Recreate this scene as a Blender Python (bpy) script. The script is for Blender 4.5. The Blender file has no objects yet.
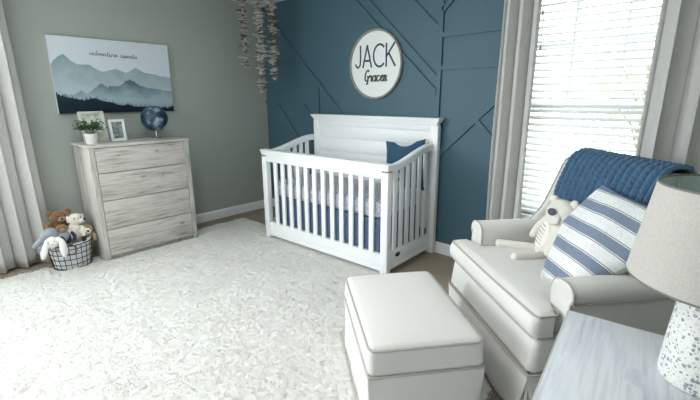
import bpy, math, random
import numpy as np
from mathutils import Vector, Matrix
random.seed(7); RNG = np.random.default_rng(7)
PI = math.pi
sc = bpy.context.scene
COL = sc.collection

# ------------------------------------------------------------------ mesh builder
class MB:
    def __init__(s): s.v = []; s.f = []; s.m = []
    def add(s, vs, fs, mi=0, mat=None):
        o = len(s.v)
        if mat is not None: vs = [mat @ Vector(p) for p in vs]
        s.v += [tuple(p) for p in vs]
        s.f += [tuple(i + o for i in f) for f in fs]; s.m += [mi] * len(fs)
        return s
    def _grid3(s, cs, fn, mi, mat):
        idx = {}; vs = []; fs = []
        n = [len(c) for c in cs]
        def g(i, j, k):
            t = (i, j, k)
            if t not in idx:
                idx[t] = len(vs); vs.append(fn(cs[0][i], cs[1][j], cs[2][k]))
            return idx[t]
        for a in range(3):
            b, c = (a + 1) % 3, (a + 2) % 3
            for side in (0, n[a] - 1):
                for i in range(n[b] - 1):
                    for j in range(n[c] - 1):
                        q = []
                        for (di, dj) in ((0, 0), (1, 0), (1, 1), (0, 1)):
                            t = [0, 0, 0]; t[a] = side; t[b] = i + di; t[c] = j + dj
                            q.append(g(*t))
                        if side == 0: q.reverse()
                        fs.append(q)
        s.add(vs, fs, mi, mat)
    def box(s, c, size, r=.003, mi=0, mat=None):
        h = [x / 2 for x in size]; r = min(r, min(h) * .9)
        cs = [[-a, -a + r, a - r, a] for a in h]
        k = r * (1 - 1 / math.sqrt(3)) * .8; 
        def fn(x, y, z):
            p = [x, y, z]; q = [max(-h[i] + r, min(h[i] - r, p[i])) for i in range(3)]
            d = [p[i] - q[i] for i in range(3)]; L = math.sqrt(sum(t * t for t in d))
            if L > 1e-9: d = [t / L * r for t in d]
            return (c[0] + q[0] + d[0], c[1] + q[1] + d[1], c[2] + q[2] + d[2])
        s._grid3(cs, fn, mi, mat); return s
    def soft(s, c, size, r, n=12, post=None, mi=0, mat=None):
        h = [x / 2 for x in size]; rr = [min(r, a) for a in h]
        def ax(a, rad, m):
            m = max(2, m); core = [-(a - rad) + 2 * (a - rad) * t / m for t in range(m + 1)]
            e = [rad * math.sin(PI / 2 * t / 4) for t in (1, 2, 3, 4)]
            e = [rad * math.tan(PI / 4 * t / 4) for t in (1, 2, 3, 4)]
            return [-(a - rad) - x for x in reversed(e)] + core + [(a - rad) + x for x in e]
        cs = [ax(h[i], rr[i], n) for i in range(3)]
        rm = min(rr)
        def fn(x, y, z):
            p = [x, y, z]; q = [max(-h[i] + rr[i], min(h[i] - rr[i], p[i])) for i in range(3)]
            d = [(p[i] - q[i]) / rr[i] for i in range(3)]
            L = math.sqrt(sum(t * t for t in d))
            if L > 1e-9:
                mx = max(abs(t) for t in d)
                d = [t / L * mx for t in d]
            o = [q[i] + d[i] * rr[i] for i in range(3)]
            if post: o = post(o[0] / h[0], o[1] / h[1], o[2] / h[2], o)
            return (c[0] + o[0], c[1] + o[1], c[2] + o[2])
        s._grid3(cs, fn, mi, mat); return s
    def tube(s, path, rad, seg=8, closed=False, mi=0, mat=None, cap=True):
        P = [Vector(p) for p in path]; n = len(P)
        R = rad if isinstance(rad, (list, tuple)) else [rad] * n
        vs = []; fs = []
        t0 = (P[1] - P[0]).normalized()
        nrm = t0.orthogonal().normalized()
        for i in range(n):
            if closed: t = (P[(i + 1) % n] - P[i - 1]).normalized()
            else: t = (P[min(i + 1, n - 1)] - P[max(i - 1, 0)]).normalized()
            nrm = (nrm - t * nrm.dot(t))
            nrm = nrm.normalized() if nrm.length > 1e-6 else t.orthogonal().normalized()
            b = t.cross(nrm)
            for k in range(seg):
                a = 2 * PI * k / seg
                vs.append(P[i] + (nrm * math.cos(a) + b * math.sin(a)) * R[i])
        m = n if closed else n - 1
        for i in range(m):
            for k in range(seg):
                k2 = (k + 1) % seg; i2 = (i + 1) % n
                fs.append((i * seg + k, i * seg + k2, i2 * seg + k2, i2 * seg + k))
        if cap and not closed:
            fs.append(tuple(reversed(range(seg)))); fs.append(tuple((n - 1) * seg + k for k in range(seg)))
        s.add(vs, fs, mi, mat); return s
    def lathe(s, prof, seg=32, c=(0, 0, 0), mi=0, mat=None, cap=True):
        vs = []; fs = []; n = len(prof)
        for (r, z) in prof:
            for k in range(seg):
                a = 2 * PI * k / seg
                vs.append((c[0] + r * math.cos(a), c[1] + r * math.sin(a), c[2] + z))
        for i in range(n - 1):
            for k in range(seg):
                k2 = (k + 1) % seg
                fs.append((i * seg + k, i * seg + k2, (i + 1) * seg + k2, (i + 1) * seg + k))
        if cap:
            fs.append(tuple(reversed(range(seg)))); fs.append(tuple((n - 1) * seg + k for k in range(seg)))
        s.add(vs, fs, mi, mat); return s
    def prism(s, poly, fn, d0, d1, mi=0, mat=None):
        """poly in 2-D, fn(a, b, d) -> 3-D; extruded from d0 to d1."""
        n = len(poly)
        vs = [fn(a, b, d0) for a, b in poly] + [fn(a, b, d1) for a, b in poly]
        fs = [(i, (i + 1) % n, (i + 1) % n + n, i + n) for i in range(n)]
        fs += [tuple(reversed(range(n))), tuple(range(n, 2 * n))]
        s.add(vs, fs, mi, mat); return s
    def grid(s, fn, nu, nv, cu=False, cv=False, mi=0, mat=None):
        vs = [fn(i / (nu if cu else nu - 1), j / (nv if cv else nv - 1)) for i in range(nu) for j in range(nv)]
        fs = []
        for i in range(nu if cu else nu - 1):
            for j in range(nv if cv else nv - 1):
                i2, j2 = (i + 1) % nu, (j + 1) % nv
                fs.append((i * nv + j, i2 * nv + j, i2 * nv + j2, i * nv + j2))
        s.add(vs, fs, mi, mat); return s
    def ball(s, c, r, seg=20, rings=12, mat=None, mi=0):
        r = r if isinstance(r, (tuple, list)) else (r, r, r)
        m = Matrix.Translation(c) @ (mat if mat is not None else Matrix()) @ Matrix.Diagonal((*r, 1))
        prof = [(max(1e-4, math.sin(PI * i / rings)), -math.cos(PI * i / rings)) for i in range(rings + 1)]
        s.lathe(prof, seg, mi=mi, mat=m); return s
    def build(s, name, mats, parent=None, smooth=40, flip=False):
        me = bpy.data.meshes.new(name)
        me.from_pydata(s.v, [], s.f)
        mats = mats if isinstance(mats, (list, tuple)) else [mats]
        for m in mats: me.materials.append(m)
        if len(mats) > 1: me.polygons.foreach_set('material_index', s.m)
        import bmesh
        bm = bmesh.new(); bm.from_mesh(me)
        bmesh.ops.recalc_face_normals(bm, faces=bm.faces)
        bm.to_mesh(me); bm.free()
        if smooth:
            me.polygons.foreach_set('use_smooth', [True] * len(me.polygons))
            me.set_sharp_from_angle(angle=math.radians(smooth))
        o = bpy.data.objects.new(name, me); COL.objects.link(o)
        if parent is not None: o.parent = parent
        return o

def tag(o, label=None, cat=None, group=None, kind=None):
    if label: o['label'] = label
    if cat: o['category'] = cat
    if group: o['group'] = group
    if kind: o['kind'] = kind
    return o
def thing(name, label, cat, loc=(0, 0, 0), rz=0, group=None):
    o = bpy.data.objects.new(name, None); COL.objects.link(o)
    o.empty_display_size = .1
    o.location = loc; o.rotation_euler = (0, 0, rz)
    return tag(o, label, cat, group)
def struct(o): o['kind'] = 'structure'; return o
def catmull(pts, n=6, closed=False):
    P = [np.array(p, float) for p in pts]; out = []
    m = len(P)
    for i in range(m if closed else m - 1):
        if closed: a, b, c, d = P[i - 1], P[i], P[(i + 1) % m], P[(i + 2) % m]
        else: a, b, c, d = P[max(i - 1, 0)], P[i], P[i + 1], P[min(i + 2, m - 1)]
        for k in range(n):
            t = k / n
            out.append(.5 * (2 * b + (c - a) * t + (2 * a - 5 * b + 4 * c - d) * t * t + (3 * b - a - 3 * c + d) * t ** 3))
    if not closed: out.append(P[-1])
    return [tuple(p) for p in out]
def Rz(a): return Matrix.Rotation(a, 4, 'Z')
def Rx(a): return Matrix.Rotation(a, 4, 'X')
def Ry(a): return Matrix.Rotation(a, 4, 'Y')
def T(*p): return Matrix.Translation(p)

# ------------------------------------------------------------------ materials
def srgb(r, g, b):
    f = lambda c: (c / 255 / 12.92) if c <= 10 else ((c / 255 + .055) / 1.055) ** 2.4
    return (f(r), f(g), f(b), 1)
def mat(name, col, rough=.6, var=0., vscale=20, bump=0., bscale=200, metal=0., spec=.3, stretch=None, sheen=0., trans=0.):
    m = bpy.data.materials.new(name); m.use_nodes = True
    nt = m.node_tree; N = nt.nodes; L = nt.links
    b = N['Principled BSDF']
    b.inputs['Base Color'].default_value = col
    b.inputs['Roughness'].default_value = rough
    b.inputs['Metallic'].default_value = metal
    b.inputs['Specular IOR Level'].default_value = spec
    if sheen: b.inputs['Sheen Weight'].default_value = sheen
    tc = N.new('ShaderNodeTexCoord'); mp = N.new('ShaderNodeMapping')
    L.new(tc.outputs['Object'], mp.inputs['Vector'])
    if stretch: mp.inputs['Scale'].default_value = stretch
    if var:
        n = N.new('ShaderNodeTexNoise'); n.inputs['Scale'].default_value = vscale; n.inputs['Detail'].default_value = 5
        L.new(mp.outputs[0], n.inputs['Vector'])
        mr = N.new('ShaderNodeMapRange'); mr.inputs['From Min'].default_value = .3; mr.inputs['From Max'].default_value = .7
        mr.inputs['To Min'].default_value = 1 - var; mr.inputs['To Max'].default_value = 1 + var
        L.new(n.outputs['Fac'], mr.inputs['Value'])
        mx = N.new('ShaderNodeVectorMath'); mx.operation = 'SCALE'
        mx.inputs[0].default_value = col[:3]; L.new(mr.outputs[0], mx.inputs['Scale'])
        L.new(mx.outputs[0], b.inputs['Base Color'])
    if bump:
        n = N.new('ShaderNodeTexNoise'); n.inputs['Scale'].default_value = bscale; n.inputs['Detail'].default_value = 3
        L.new(mp.outputs[0], n.inputs['Vector'])
        bp = N.new('ShaderNodeBump'); bp.inputs['Strength'].default_value = bump; bp.inputs['Distance'].default_value = .01
        L.new(n.outputs['Fac'], bp.inputs['Height']); L.new(bp.outputs[0], b.inputs['Normal'])
    if trans:
        t = N.new('ShaderNodeBsdfTranslucent'); t.inputs['Color'].default_value = col
        ms = N.new('ShaderNodeMixShader'); ms.inputs[0].default_value = trans
        L.new(b.outputs[0], ms.inputs[1]); L.new(t.outputs[0], ms.inputs[2])
        L.new(ms.outputs[0], N['Material Output'].inputs['Surface'])
    return m

def ramp(N, stops):
    r = N.new('ShaderNodeValToRGB'); e = r.color_ramp.elements
    while len(e) < len(stops): e.new(.5)
    for i, (p, c) in enumerate(stops): e[i].position = p; e[i].color = c
    return r
def wood(name, lo, mid, hi, axis, knots=1.0, gs=1.0, rough=.6):
    """weathered plank: grain along the given axis, cracks and a few knots"""
    m = bpy.data.materials.new(name); m.use_nodes = True
    nt = m.node_tree; N = nt.nodes; L = nt.links; b = N['Principled BSDF']
    b.inputs['Roughness'].default_value = rough; b.inputs['Specular IOR Level'].default_value = .3
    tc = N.new('ShaderNodeTexCoord')
    def mapped(sc_):
        mp = N.new('ShaderNodeMapping'); mp.inputs['Scale'].default_value = sc_
        L.new(tc.outputs['Object'], mp.inputs['Vector']); return mp
    s1 = [9 * gs] * 3; s1[axis] = 1.4 * gs
    s2 = [70 * gs] * 3; s2[axis] = 3.5 * gs
    s3 = [8 * gs] * 3; s3[axis] = 4.5 * gs
    # knots: voronoi cells warp the grain
    vo = N.new('ShaderNodeTexVoronoi'); vo.inputs['Scale'].default_value = 1.0
    L.new(mapped(s3).outputs[0], vo.inputs['Vector'])
    kn = N.new('ShaderNodeMapRange'); kn.inputs['From Min'].default_value = 0.02; kn.inputs['From Max'].default_value = .22
    kn.inputs['To Min'].default_value = 1; kn.inputs['To Max'].default_value = 0
    L.new(vo.outputs['Distance'], kn.inputs['Value'])
    rnd = N.new('ShaderNodeMapRange'); rnd.inputs['From Min'].default_value = .55; rnd.inputs['From Max'].default_value = .6
    L.new(vo.outputs['Color'], rnd.inputs['Value'])
    kk = N.new('ShaderNodeMath'); kk.operation = 'MULTIPLY'; L.new(kn.outputs[0], kk.inputs[0]); L.new(rnd.outputs[0], kk.inputs[1])
    n1 = N.new('ShaderNodeTexNoise'); n1.inputs['Scale'].default_value = 1; n1.inputs['Detail'].default_value = 6; n1.inputs['Distortion'].default_value = .6
    L.new(mapped(s1).outputs[0], n1.inputs['Vector'])
    ad = N.new('ShaderNodeVectorMath'); ad.operation = 'ADD'
    L.new(mapped(s2).outputs[0], ad.inputs[0])
    sv = N.new('ShaderNodeVectorMath'); sv.operation = 'SCALE'; sv.inputs['Scale'].default_value = 3
    cmb = N.new('ShaderNodeCombineXYZ')
    for i in range(3): L.new(kk.outputs[0], cmb.inputs[i])
    L.new(cmb.outputs[0], sv.inputs[0]); L.new(sv.outputs[0], ad.inputs[1])
    n2 = N.new('ShaderNodeTexNoise'); n2.inputs['Scale'].default_value = 1; n2.inputs['Detail'].default_value = 4
    L.new(ad.outputs[0], n2.inputs['Vector'])
    mx = N.new('ShaderNodeMix'); mx.data_type = 'FLOAT'; mx.inputs['Factor'].default_value = .55
    L.new(n1.outputs['Fac'], mx.inputs['A']); L.new(n2.outputs['Fac'], mx.inputs['B'])
    r = ramp(N, [(.30, lo), (.42, mid), (.56, hi), (.75, mid)])
    L.new(mx.outputs['Result'], r.inputs[0])
    kc = N.new('ShaderNodeMix'); kc.data_type = 'RGBA'; kc.inputs['B'].default_value = lo
    kf = N.new('ShaderNodeMath'); kf.operation = 'MULTIPLY'; kf.inputs[1].default_value = .75 * knots
    L.new(kk.outputs[0], kf.inputs[0]); L.new(kf.outputs[0], kc.inputs['Factor'])
    L.new(r.outputs[0], kc.inputs['A']); L.new(kc.outputs['Result'], b.inputs['Base Color'])
    bp = N.new('ShaderNodeBump'); bp.inputs['Strength'].default_value = .15; bp.inputs['Distance'].default_value = .003
    L.new(n2.outputs['Fac'], bp.inputs['Height']); L.new(bp.outputs[0], b.inputs['Normal'])
    return m
def stripes(name, axis, stops, scale, off=0., bump=.3):
    """colour bands along one object axis (value = fract(coord*scale+off))"""
    m = bpy.data.materials.new(name); m.use_nodes = True
    nt = m.node_tree; N = nt.nodes; L = nt.links; b = N['Principled BSDF']; b.inputs['Roughness'].default_value = .9
    b.inputs['Specular IOR Level'].default_value = .1
    tc = N.new('ShaderNodeTexCoord'); sp = N.new('ShaderNodeSeparateXYZ'); L.new(tc.outputs['Object'], sp.inputs[0])
    a = N.new('ShaderNodeMath'); a.operation = 'MULTIPLY_ADD'; a.inputs[1].default_value = scale; a.inputs[2].default_value = off
    L.new(sp.outputs[axis], a.inputs[0])
    fr = N.new('ShaderNodeMath'); fr.operation = 'FRACT'; L.new(a.outputs[0], fr.inputs[0])
    r = ramp(N, stops); r.color_ramp.interpolation = 'CONSTANT'; L.new(fr.outputs[0], r.inputs[0])
    mp = N.new('ShaderNodeMapping'); mp.inputs['Scale'].default_value = (60, 500, 500); L.new(tc.outputs['Object'], mp.inputs[0])
    n = N.new('ShaderNodeTexNoise'); n.inputs['Scale'].default_value = 1; L.new(mp.outputs[0], n.inputs['Vector'])
    mr = N.new('ShaderNodeMapRange'); mr.inputs['From Min'].default_value = .3; mr.inputs['From Max'].default_value = .7
    mr.inputs['To Min'].default_value = .75; mr.inputs['To Max'].default_value = 1.2; L.new(n.outputs[0], mr.inputs[0])
    mx = N.new('ShaderNodeVectorMath'); mx.operation = 'SCALE'; L.new(r.outputs[0], mx.inputs[0]); L.new(mr.outputs[0], mx.inputs['Scale'])
    L.new(mx.outputs[0], b.inputs['Base Color'])
    return m
def spots(name, base, spot, scale, thr, rough=.5):
    m = bpy.data.materials.new(name); m.use_nodes = True
    nt = m.node_tree; N = nt.nodes; L = nt.links; b = N['Principled BSDF']; b.inputs['Roughness'].default_value = rough
    tc = N.new('ShaderNodeTexCoord')
    cur = None
    for k, (s_, t_) in enumerate(((scale, thr), (scale * 2.1, thr * .85))):
        n = N.new('ShaderNodeTexNoise'); n.inputs['Scale'].default_value = s_ * .25; n.inputs['Detail'].default_value = 2
        L.new(tc.outputs['Object'], n.inputs['Vector'])
        ws = N.new('ShaderNodeVectorMath'); ws.operation = 'SCALE'; ws.inputs['Scale'].default_value = .9 / s_
        L.new(n.outputs['Color'], ws.inputs[0])
        wa = N.new('ShaderNodeVectorMath'); wa.operation = 'ADD'; L.new(tc.outputs['Object'], wa.inputs[0]); L.new(ws.outputs[0], wa.inputs[1])
        v = N.new('ShaderNodeTexVoronoi'); v.inputs['Scale'].default_value = s_; L.new(wa.outputs[0], v.inputs['Vector'])
        sep = N.new('ShaderNodeSeparateColor'); L.new(v.outputs['Color'], sep.inputs[0])
        th = N.new('ShaderNodeMath'); th.operation = 'MULTIPLY'; th.inputs[1].default_value = t_; L.new(sep.outputs[0], th.inputs[0])
        lt = N.new('ShaderNodeMath'); lt.operation = 'LESS_THAN'; L.new(v.outputs['Distance'], lt.inputs[0]); L.new(th.outputs[0], lt.inputs[1])
        mx = N.new('ShaderNodeMix'); mx.data_type = 'RGBA'
        L.new(lt.outputs[0], mx.inputs['Factor'])
        if cur is None: mx.inputs['A'].default_value = base
        else: L.new(cur, mx.inputs['A'])
        mx.inputs['B'].default_value = spot if k == 0 else tuple(.5 * (a + c) for a, c in zip(base, spot))
        cur = mx.outputs['Result']
    L.new(cur, b.inputs['Base Color'])
    return m

M_sage = mat('sage_paint', srgb(164, 170, 163), .75, bump=.05, bscale=300)
M_blue = mat('blue_paint', srgb(70, 100, 113), .5, bump=.03, bscale=250, spec=.35)
M_white = mat('white_trim_paint', srgb(236, 238, 238), .4)
M_ceil = mat('ceiling_paint', srgb(225, 228, 226), .9)
M_carpet = mat('beige_carpet', srgb(164, 150, 134), 1, var=.25, vscale=150, bump=.8, bscale=260, spec=.05)
M_crib = mat('white_lacquer', srgb(243, 245, 246), .35, spec=.4)
M_groove = mat('groove_shade_paint', srgb(215, 218, 220), .5)
M_uph = mat('cream_linen', srgb(220, 218, 214), .95, var=.05, vscale=260, bump=.12, bscale=500, spec=.1, sheen=.1)
M_pipe = mat('linen_piping', srgb(178, 174, 168), .95, spec=.1)
M_curt = mat('oatmeal_curtain', srgb(208, 207, 204), .95, var=.06, vscale=90, bump=.2, bscale=400, spec=.05, stretch=(1, 1, .25), trans=.12)
M_blind = mat('blind_white', srgb(236, 240, 242), .5, trans=.12)
M_pile = mat('ivory_pile', srgb(222, 221, 217), .95, var=.05, vscale=8, spec=.02, trans=.28)
M_back = mat('rug_ground', srgb(220, 219, 214), 1, var=.04, vscale=40, spec=.02, bump=.5, bscale=260)
M_knit = mat('blue_wool', srgb(72, 103, 132), .95, var=.15, vscale=120, bump=.3, bscale=350, spec=.1, sheen=.2)
M_navy = mat('navy_skirt_cloth', srgb(98, 116, 146), .95, var=.1, vscale=40, spec=.1)
M_tealp = mat('deep_blue_velvet', srgb(42, 80, 106), .85, var=.1, vscale=60, bump=.15, bscale=300, sheen=.3)
M_linenshade = mat('taupe_linen_shade', srgb(186, 182, 176), .95, var=.07, vscale=180, bump=.15, bscale=500, spec=.05)
M_shadein = mat('shade_lining', srgb(176, 188, 184), .9, spec=.05)
M_shaderim = mat('shade_rim', srgb(120, 118, 112), .9)
M_terr = spots('terrazzo', srgb(226, 226, 222), srgb(140, 142, 150), 95, .54, .45)
M_black = mat('black_wire', srgb(38, 38, 40), .45, spec=.4)
M_liner = mat('white_cotton_liner', srgb(224, 226, 228), .95, var=.06, vscale=60, spec=.05)
M_bronze = mat('dark_bronze', srgb(62, 58, 54), .4, metal=.4)
M_chrome = mat('polished_metal', srgb(200, 205, 208), .2, metal=1)
M_potw = mat('white_ceramic', srgb(226, 226, 224), .4)
M_leaf = mat('plant_leaf', srgb(58, 96, 62), .6, var=.35, vscale=30)
M_signw = mat('sign_white', srgb(234, 237, 236), .6)
M_signrim = mat('greywood_rim', srgb(150, 144, 136), .7, var=.2, vscale=40)
M_ink = mat('letter_charcoal', srgb(58, 74, 86), .6)
M_ink2 = mat('letter_taupe', srgb(86, 82, 80), .6)
W_dres = wood('whitewashed_wood', srgb(100, 96, 92), srgb(172, 168, 161), srgb(202, 198, 192), 1, 1.0, 1.5)
W_dresv = wood('whitewashed_wood_upright', srgb(122, 118, 113), srgb(174, 170, 163), srgb(202, 198, 191), 2, .5, 1.5)
W_night = wood('pale_grey_oak', srgb(150, 156, 168), srgb(196, 200, 208), srgb(218, 221, 226), 1, .5, .9, .45)
W_nedge = mat('pale_edge_band', srgb(196, 196, 192), .5)
M_chip = mat('driftwood_pale', srgb(172, 165, 156), .8, var=.3, vscale=30)
M_chip2 = mat('driftwood_brown', srgb(100, 94, 88), .8, var=.3, vscale=30)
M_string = mat('white_string', srgb(220, 220, 216), .8)
M_sheet = spots('patterned_sheet', srgb(200, 201, 212), srgb(146, 150, 168), 95, .75, .95)
M_pb = mat('brown_plush', srgb(128, 92, 60), 1, var=.2, vscale=90, bump=.6, bscale=150, sheen=.4)
M_pc = mat('cream_plush', srgb(224, 217, 204), 1, var=.08, vscale=90, bump=.5, bscale=150, sheen=.4)
M_pw = mat('white_plush', srgb(238, 236, 230), 1, var=.05, vscale=90, bump=.4, bscale=150, sheen=.4)
M_pg = mat('grey_plush', srgb(152, 160, 168), 1, var=.1, vscale=90, bump=.5, bscale=150, sheen=.4)
M_pt = mat('tan_plush', srgb(150, 132, 110), 1, var=.15, vscale=90, bump=.5, bscale=150, sheen=.4)
M_pn = mat('navy_knit', srgb(44, 50, 70), 1, var=.15, vscale=90)
M_face = mat('toy_pale_face', srgb(236, 232, 226), 1)
M_dark = mat('toy_black_felt', srgb(40, 38, 40), .6)
M_bear = mat('oat_linen_toy', srgb(224, 220, 212), 1, var=.08, vscale=160, bump=.25, bscale=400)
M_bearn = mat('toy_slate_felt', srgb(84, 88, 100), .9)
M_glass = mat('dark_socket', srgb(60, 60, 60), .5)

# ------------------------------------------------------------------ room shell
RX, RY, RH = 4.78, -4.7, 2.44      # right wall x, back wall y, ceiling z
def wall_with_hole(name, m, fn, a0, a1, hole, th):
    """wall in (a, z) with an optional hole (a0, a1, z0, z1); fn(a, d, z) maps to the room, d runs outward."""
    b = MB()
    def blk(p0, p1, z0, z1):
        vs = [fn(a, d, z) for d in (0, th) for z in (z0, z1) for a in (p0, p1)]
        b.add(vs, [(0, 1, 3, 2), (4, 6, 7, 5), (0, 4, 5, 1), (2, 3, 7, 6), (0, 2, 6, 4), (1, 5, 7, 3)])
    if hole is None: blk(a0, a1, 0, RH)
    else:
        h0, h1, z0, z1 = hole
        blk(a0, h0, 0, RH); blk(h1, a1, 0, RH); blk(h0, h1, 0, z0); blk(h0, h1, z1, RH)
    return struct(b.build(name, m, smooth=None))
WIN = (3.10, 4.02, .52, 2.18)      # accent-wall window
WL = (-4.55, -3.20, .85, 2.2)     # left-wall window, out of the frame behind the curtain
WB = (.9, 2.9, .7, 2.15)           # back-wall window behind the camera
wall_with_hole('wall_left', M_sage, lambda a, d, z: (-d, a, z), RY, .12, WL, .14)
wall_with_hole('wall_accent', M_blue, lambda a, d, z: (a, d, z), 0, RX, WIN, .14)
wall_with_hole('wall_right', M_sage, lambda a, d, z: (RX + d, a, z), RY, .14, None, .14)
wall_with_hole('wall_back', M_sage, lambda a, d, z: (a, RY - d, z), 0, RX, WB, .14)
struct(MB().box((RX / 2, RY / 2, -.05), (RX + .3, -RY + .3, .1), 0.001).build('floor', M_carpet, smooth=None))
struct(MB().box((RX / 2, RY / 2, RH + .05), (RX + .3, -RY + .3, .1), 0.001).build('ceiling', M_ceil, smooth=None))
def baseboard(name, fn, L):
    b = MB(); pr = [(0, 0), (.014, 0), (.014, .085), (.010, .098), (.004, .105), (0, .105)]
    b.prism(pr, fn, L[0], L[1]); struct(b.build(name, M_white, smooth=None))
baseboard('baseboard_left', lambda a, z, d: (a, d, z), (RY, -.015))
baseboard('baseboard_accent', lambda a, z, d: (d, -a, z), (0, RX))
baseboard('baseboard_right', lambda a, z, d: (RX - a, d, z), (RY, -.015))

# battens on the accent wall: pale-side edge lines measured on the wall plane
def batten(p, q, w=.034):
    p = Vector((p[0], 0, p[1])); q = Vector((q[0], 0, q[1]))
    t = (q - p).normalized(); n = Vector((t.z, 0, -t.x))
    return p, q, t, n
BAT = []
del BAT
BATTENS = [((2.432, 0.1), (2.432, 2.44)), ((2.432, 1.886), (4.7, 1.890)), ((2.432, 1.630), (4.7, 1.631)),
    ((2.442, 2.072), (2.83, 2.44)), ((1.86, 2.44), (2.415, 1.932)), ((1.45, 2.44), (2.415, 1.538)), ((1.31, 2.44), (2.415, 1.424)),
    ((0.0, 2.415), (1.85, .72)), ((0, 1.846), (0.60, 1.848)), ((0, 1.785), (0.665, 1.780)), ((0, 1.532), (0.93, 1.531)),
    ((0, 1.342), (0.945, 1.342)), ((0.945, 1.545), (0.945, .1)), ((0.225, 1.325), (1.2, .27)), ((0.685, 1.325), (.93, 1.08)),
    ((2.45, .89), (3.1, 1.52)), ((2.795, 1.205), (3.3, .70))]
for i, (p, q) in enumerate(BATTENS):
    p = Vector((p[0], 0, p[1])); q = Vector((q[0], 0, q[1]))
    if i in (1, 2): q.x = WIN[0] - .09
    if i == 15 or i == 16: q = p + (q - p) * ((WIN[0] - .09 - p.x) / (q.x - p.x))
    t = (q - p).normalized(); n = Vector((t.z, 0, -t.x)) * .020
    b = MB(); e = .017 - (i % 3) * .0008
    vs = [p - n, q - n, q + n, p + n]
    b.add([v + Vector((0, .002, 0)) for v in vs] + [v + Vector((0, -e, 0)) for v in vs],
          [(0, 1, 2, 3), (4, 5, 6, 7), (0, 1, 5, 4), (1, 2, 6, 5), (2, 3, 7, 6), (3, 0, 4, 7)])
    struct(b.build('trim_%d' % (i + 1), M_blue, smooth=None))

# windows
def window(name, fn, W, grille=True):
    a0, a1, z0, z1 = W
    b = MB()
    def bar(p0, p1, q0, q1, d0, d1):
        vs = [fn(a, d, z) for d in (d0, d1) for z in (q0, q1) for a in (p0, p1)]
        b.add(vs, [(0, 1, 3, 2), (4, 6, 7, 5), (0, 4, 5, 1), (2, 3, 7, 6), (0, 2, 6, 4), (1, 5, 7, 3)])
    # casing on the room side
    c = .06
    bar(a0 - c, a0, z0 - .02, z1 + c, -.015, 0); bar(a1, a1 + c, z0 - .02, z1 + c, -.015, 0); bar(a0, a1, z1, z1 + c, -.015, 0)
    bar(a0 - c, a1 + c, z0 - .03, z0, -.05, .14)                     # sill board
    zm = 1.335
    for (u, v, d) in ((z0, zm + .02, .07), (zm - .02, z1, .10)):       # two sashes
        bar(a0, a0 + .045, u, v, d, d + .03); bar(a1 - .045, a1, u, v, d, d + .03)
        bar(a0, a1, u, u + .045, d, d + .03); bar(a0, a1, v - .045, v, d, d + .03)
        if grille and u > 1:
            for k in (1, 2):
                x = a0 + (a1 - a0) * k / 3; bar(x - .009, x + .009, u, v, d + .008, d + .022)
            z = (u + v) / 2; bar(a0 + .02, a1 - .02, z - .009, z + .009, d + .010, d + .020)
    return struct(b.build(name, M_white, smooth=None))
window('window_1', lambda a, d, z: (a, d, z), WIN)
window('window_2', lambda a, d, z: (-d, a, z), WL)
window('window_3', lambda a, d, z: (a, RY - d, z), WB)

# blind in the accent window
bl = thing('window_blind', 'white horizontal slat blind hanging in the bright window behind the armchair', 'blind', ((WIN[0] + WIN[1]) / 2, .035, WIN[2]))
hw = (WIN[1] - WIN[0]) / 2 - .008; hh = WIN[3] - WIN[2]
b = MB(); b.box((0, 0, hh - .025), (2 * hw, .055, .045)); b.build('head_rail', M_blind, bl)
b = MB(); z = .06; k = 0
while z < hh - .06:
    b.box((0, 0, z), (2 * hw, .048, .0032), .001, mat=T(0, 0, z) @ Rx(math.radians(27)) @ T(0, 0, -z)); z += .0475
o = b.build('slats', M_blind, bl)
b = MB(); b.box((0, 0, .015), (2 * hw, .05, .025)); b.build('bottom_rail', M_blind, bl)
for sx in (-.34, .34):
    b = MB()
    for d in (-.026, .026): b.tube([(sx, d, .02), (sx, d, hh - .04)], .0012, 5)
    b.build('ladder_cord', M_string, bl)
M_cord = mat('cord_grey', srgb(170, 170, 168))
for (x, y0) in ((-.345, .265), (-.335, .495), (.335, .265)):
    b = MB()
    b.tube([(x, -.034, hh - .04), (x, -.034, hh - .04 - y0 + .1)], .001, 5); b.lathe([(.003, 0), (.007, .02), (.004, .05)], 8, (x, -.034, hh - .04 - y0 + .055))
    b.build('pull_cord', M_cord, bl)

# ------------------------------------------------------------------ curtains
def curtain(name, label, fn, a0, a1, z0, z1, folds, amp, seed, flare=.0, thick=.004, hem=0.):
    r = np.random.default_rng(seed); ph = r.uniform(0, 6.28, 4)
    def S(off):
        def g(u, v):
            z = z0 + (z1 - z0) * v
            a = a0 + (a1 - a0) * u; mid = (a0 + a1) / 2
            a = mid + (a - mid) * (1 + flare * (1 - v))
            w = 2 * PI * folds * u + .5 * math.sin(3 * u + ph[0]) + .25 * (1 - v) * math.sin(2.2 * v * 3 + ph[1])
            d = amp * (math.sin(w) + .25 * math.sin(2 * w + ph[2]))
            a += .25 * amp * math.sin(2 * w)
            if v == 0: z += hem * math.sin(w + 1)
            return fn(a, d + off, z)
        return g
    b = MB(); b.grid(S(0), folds * 22, 24)
    o = b.build(name, M_curt, smooth=180)
    so = o.modifiers.new('Solidify', 'SOLIDIFY'); so.thickness = thick
    return tag(o, label, 'curtain', 'oatmeal window curtains')
curtain('curtain', 'oatmeal curtain hanging between the blue wall and the left side of the bright window', lambda a, d, z: (a, -.095 + d, z), 2.975, 3.245, .012, 2.32, 3, .042, 3, .06)
curtain('curtain', 'wide shaded oatmeal curtain to the right of the bright window, behind the lamp', lambda a, d, z: (a, -.10 + d, z), 3.885, 4.46, .012, 2.32, 4, .048, 8, .03)
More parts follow.
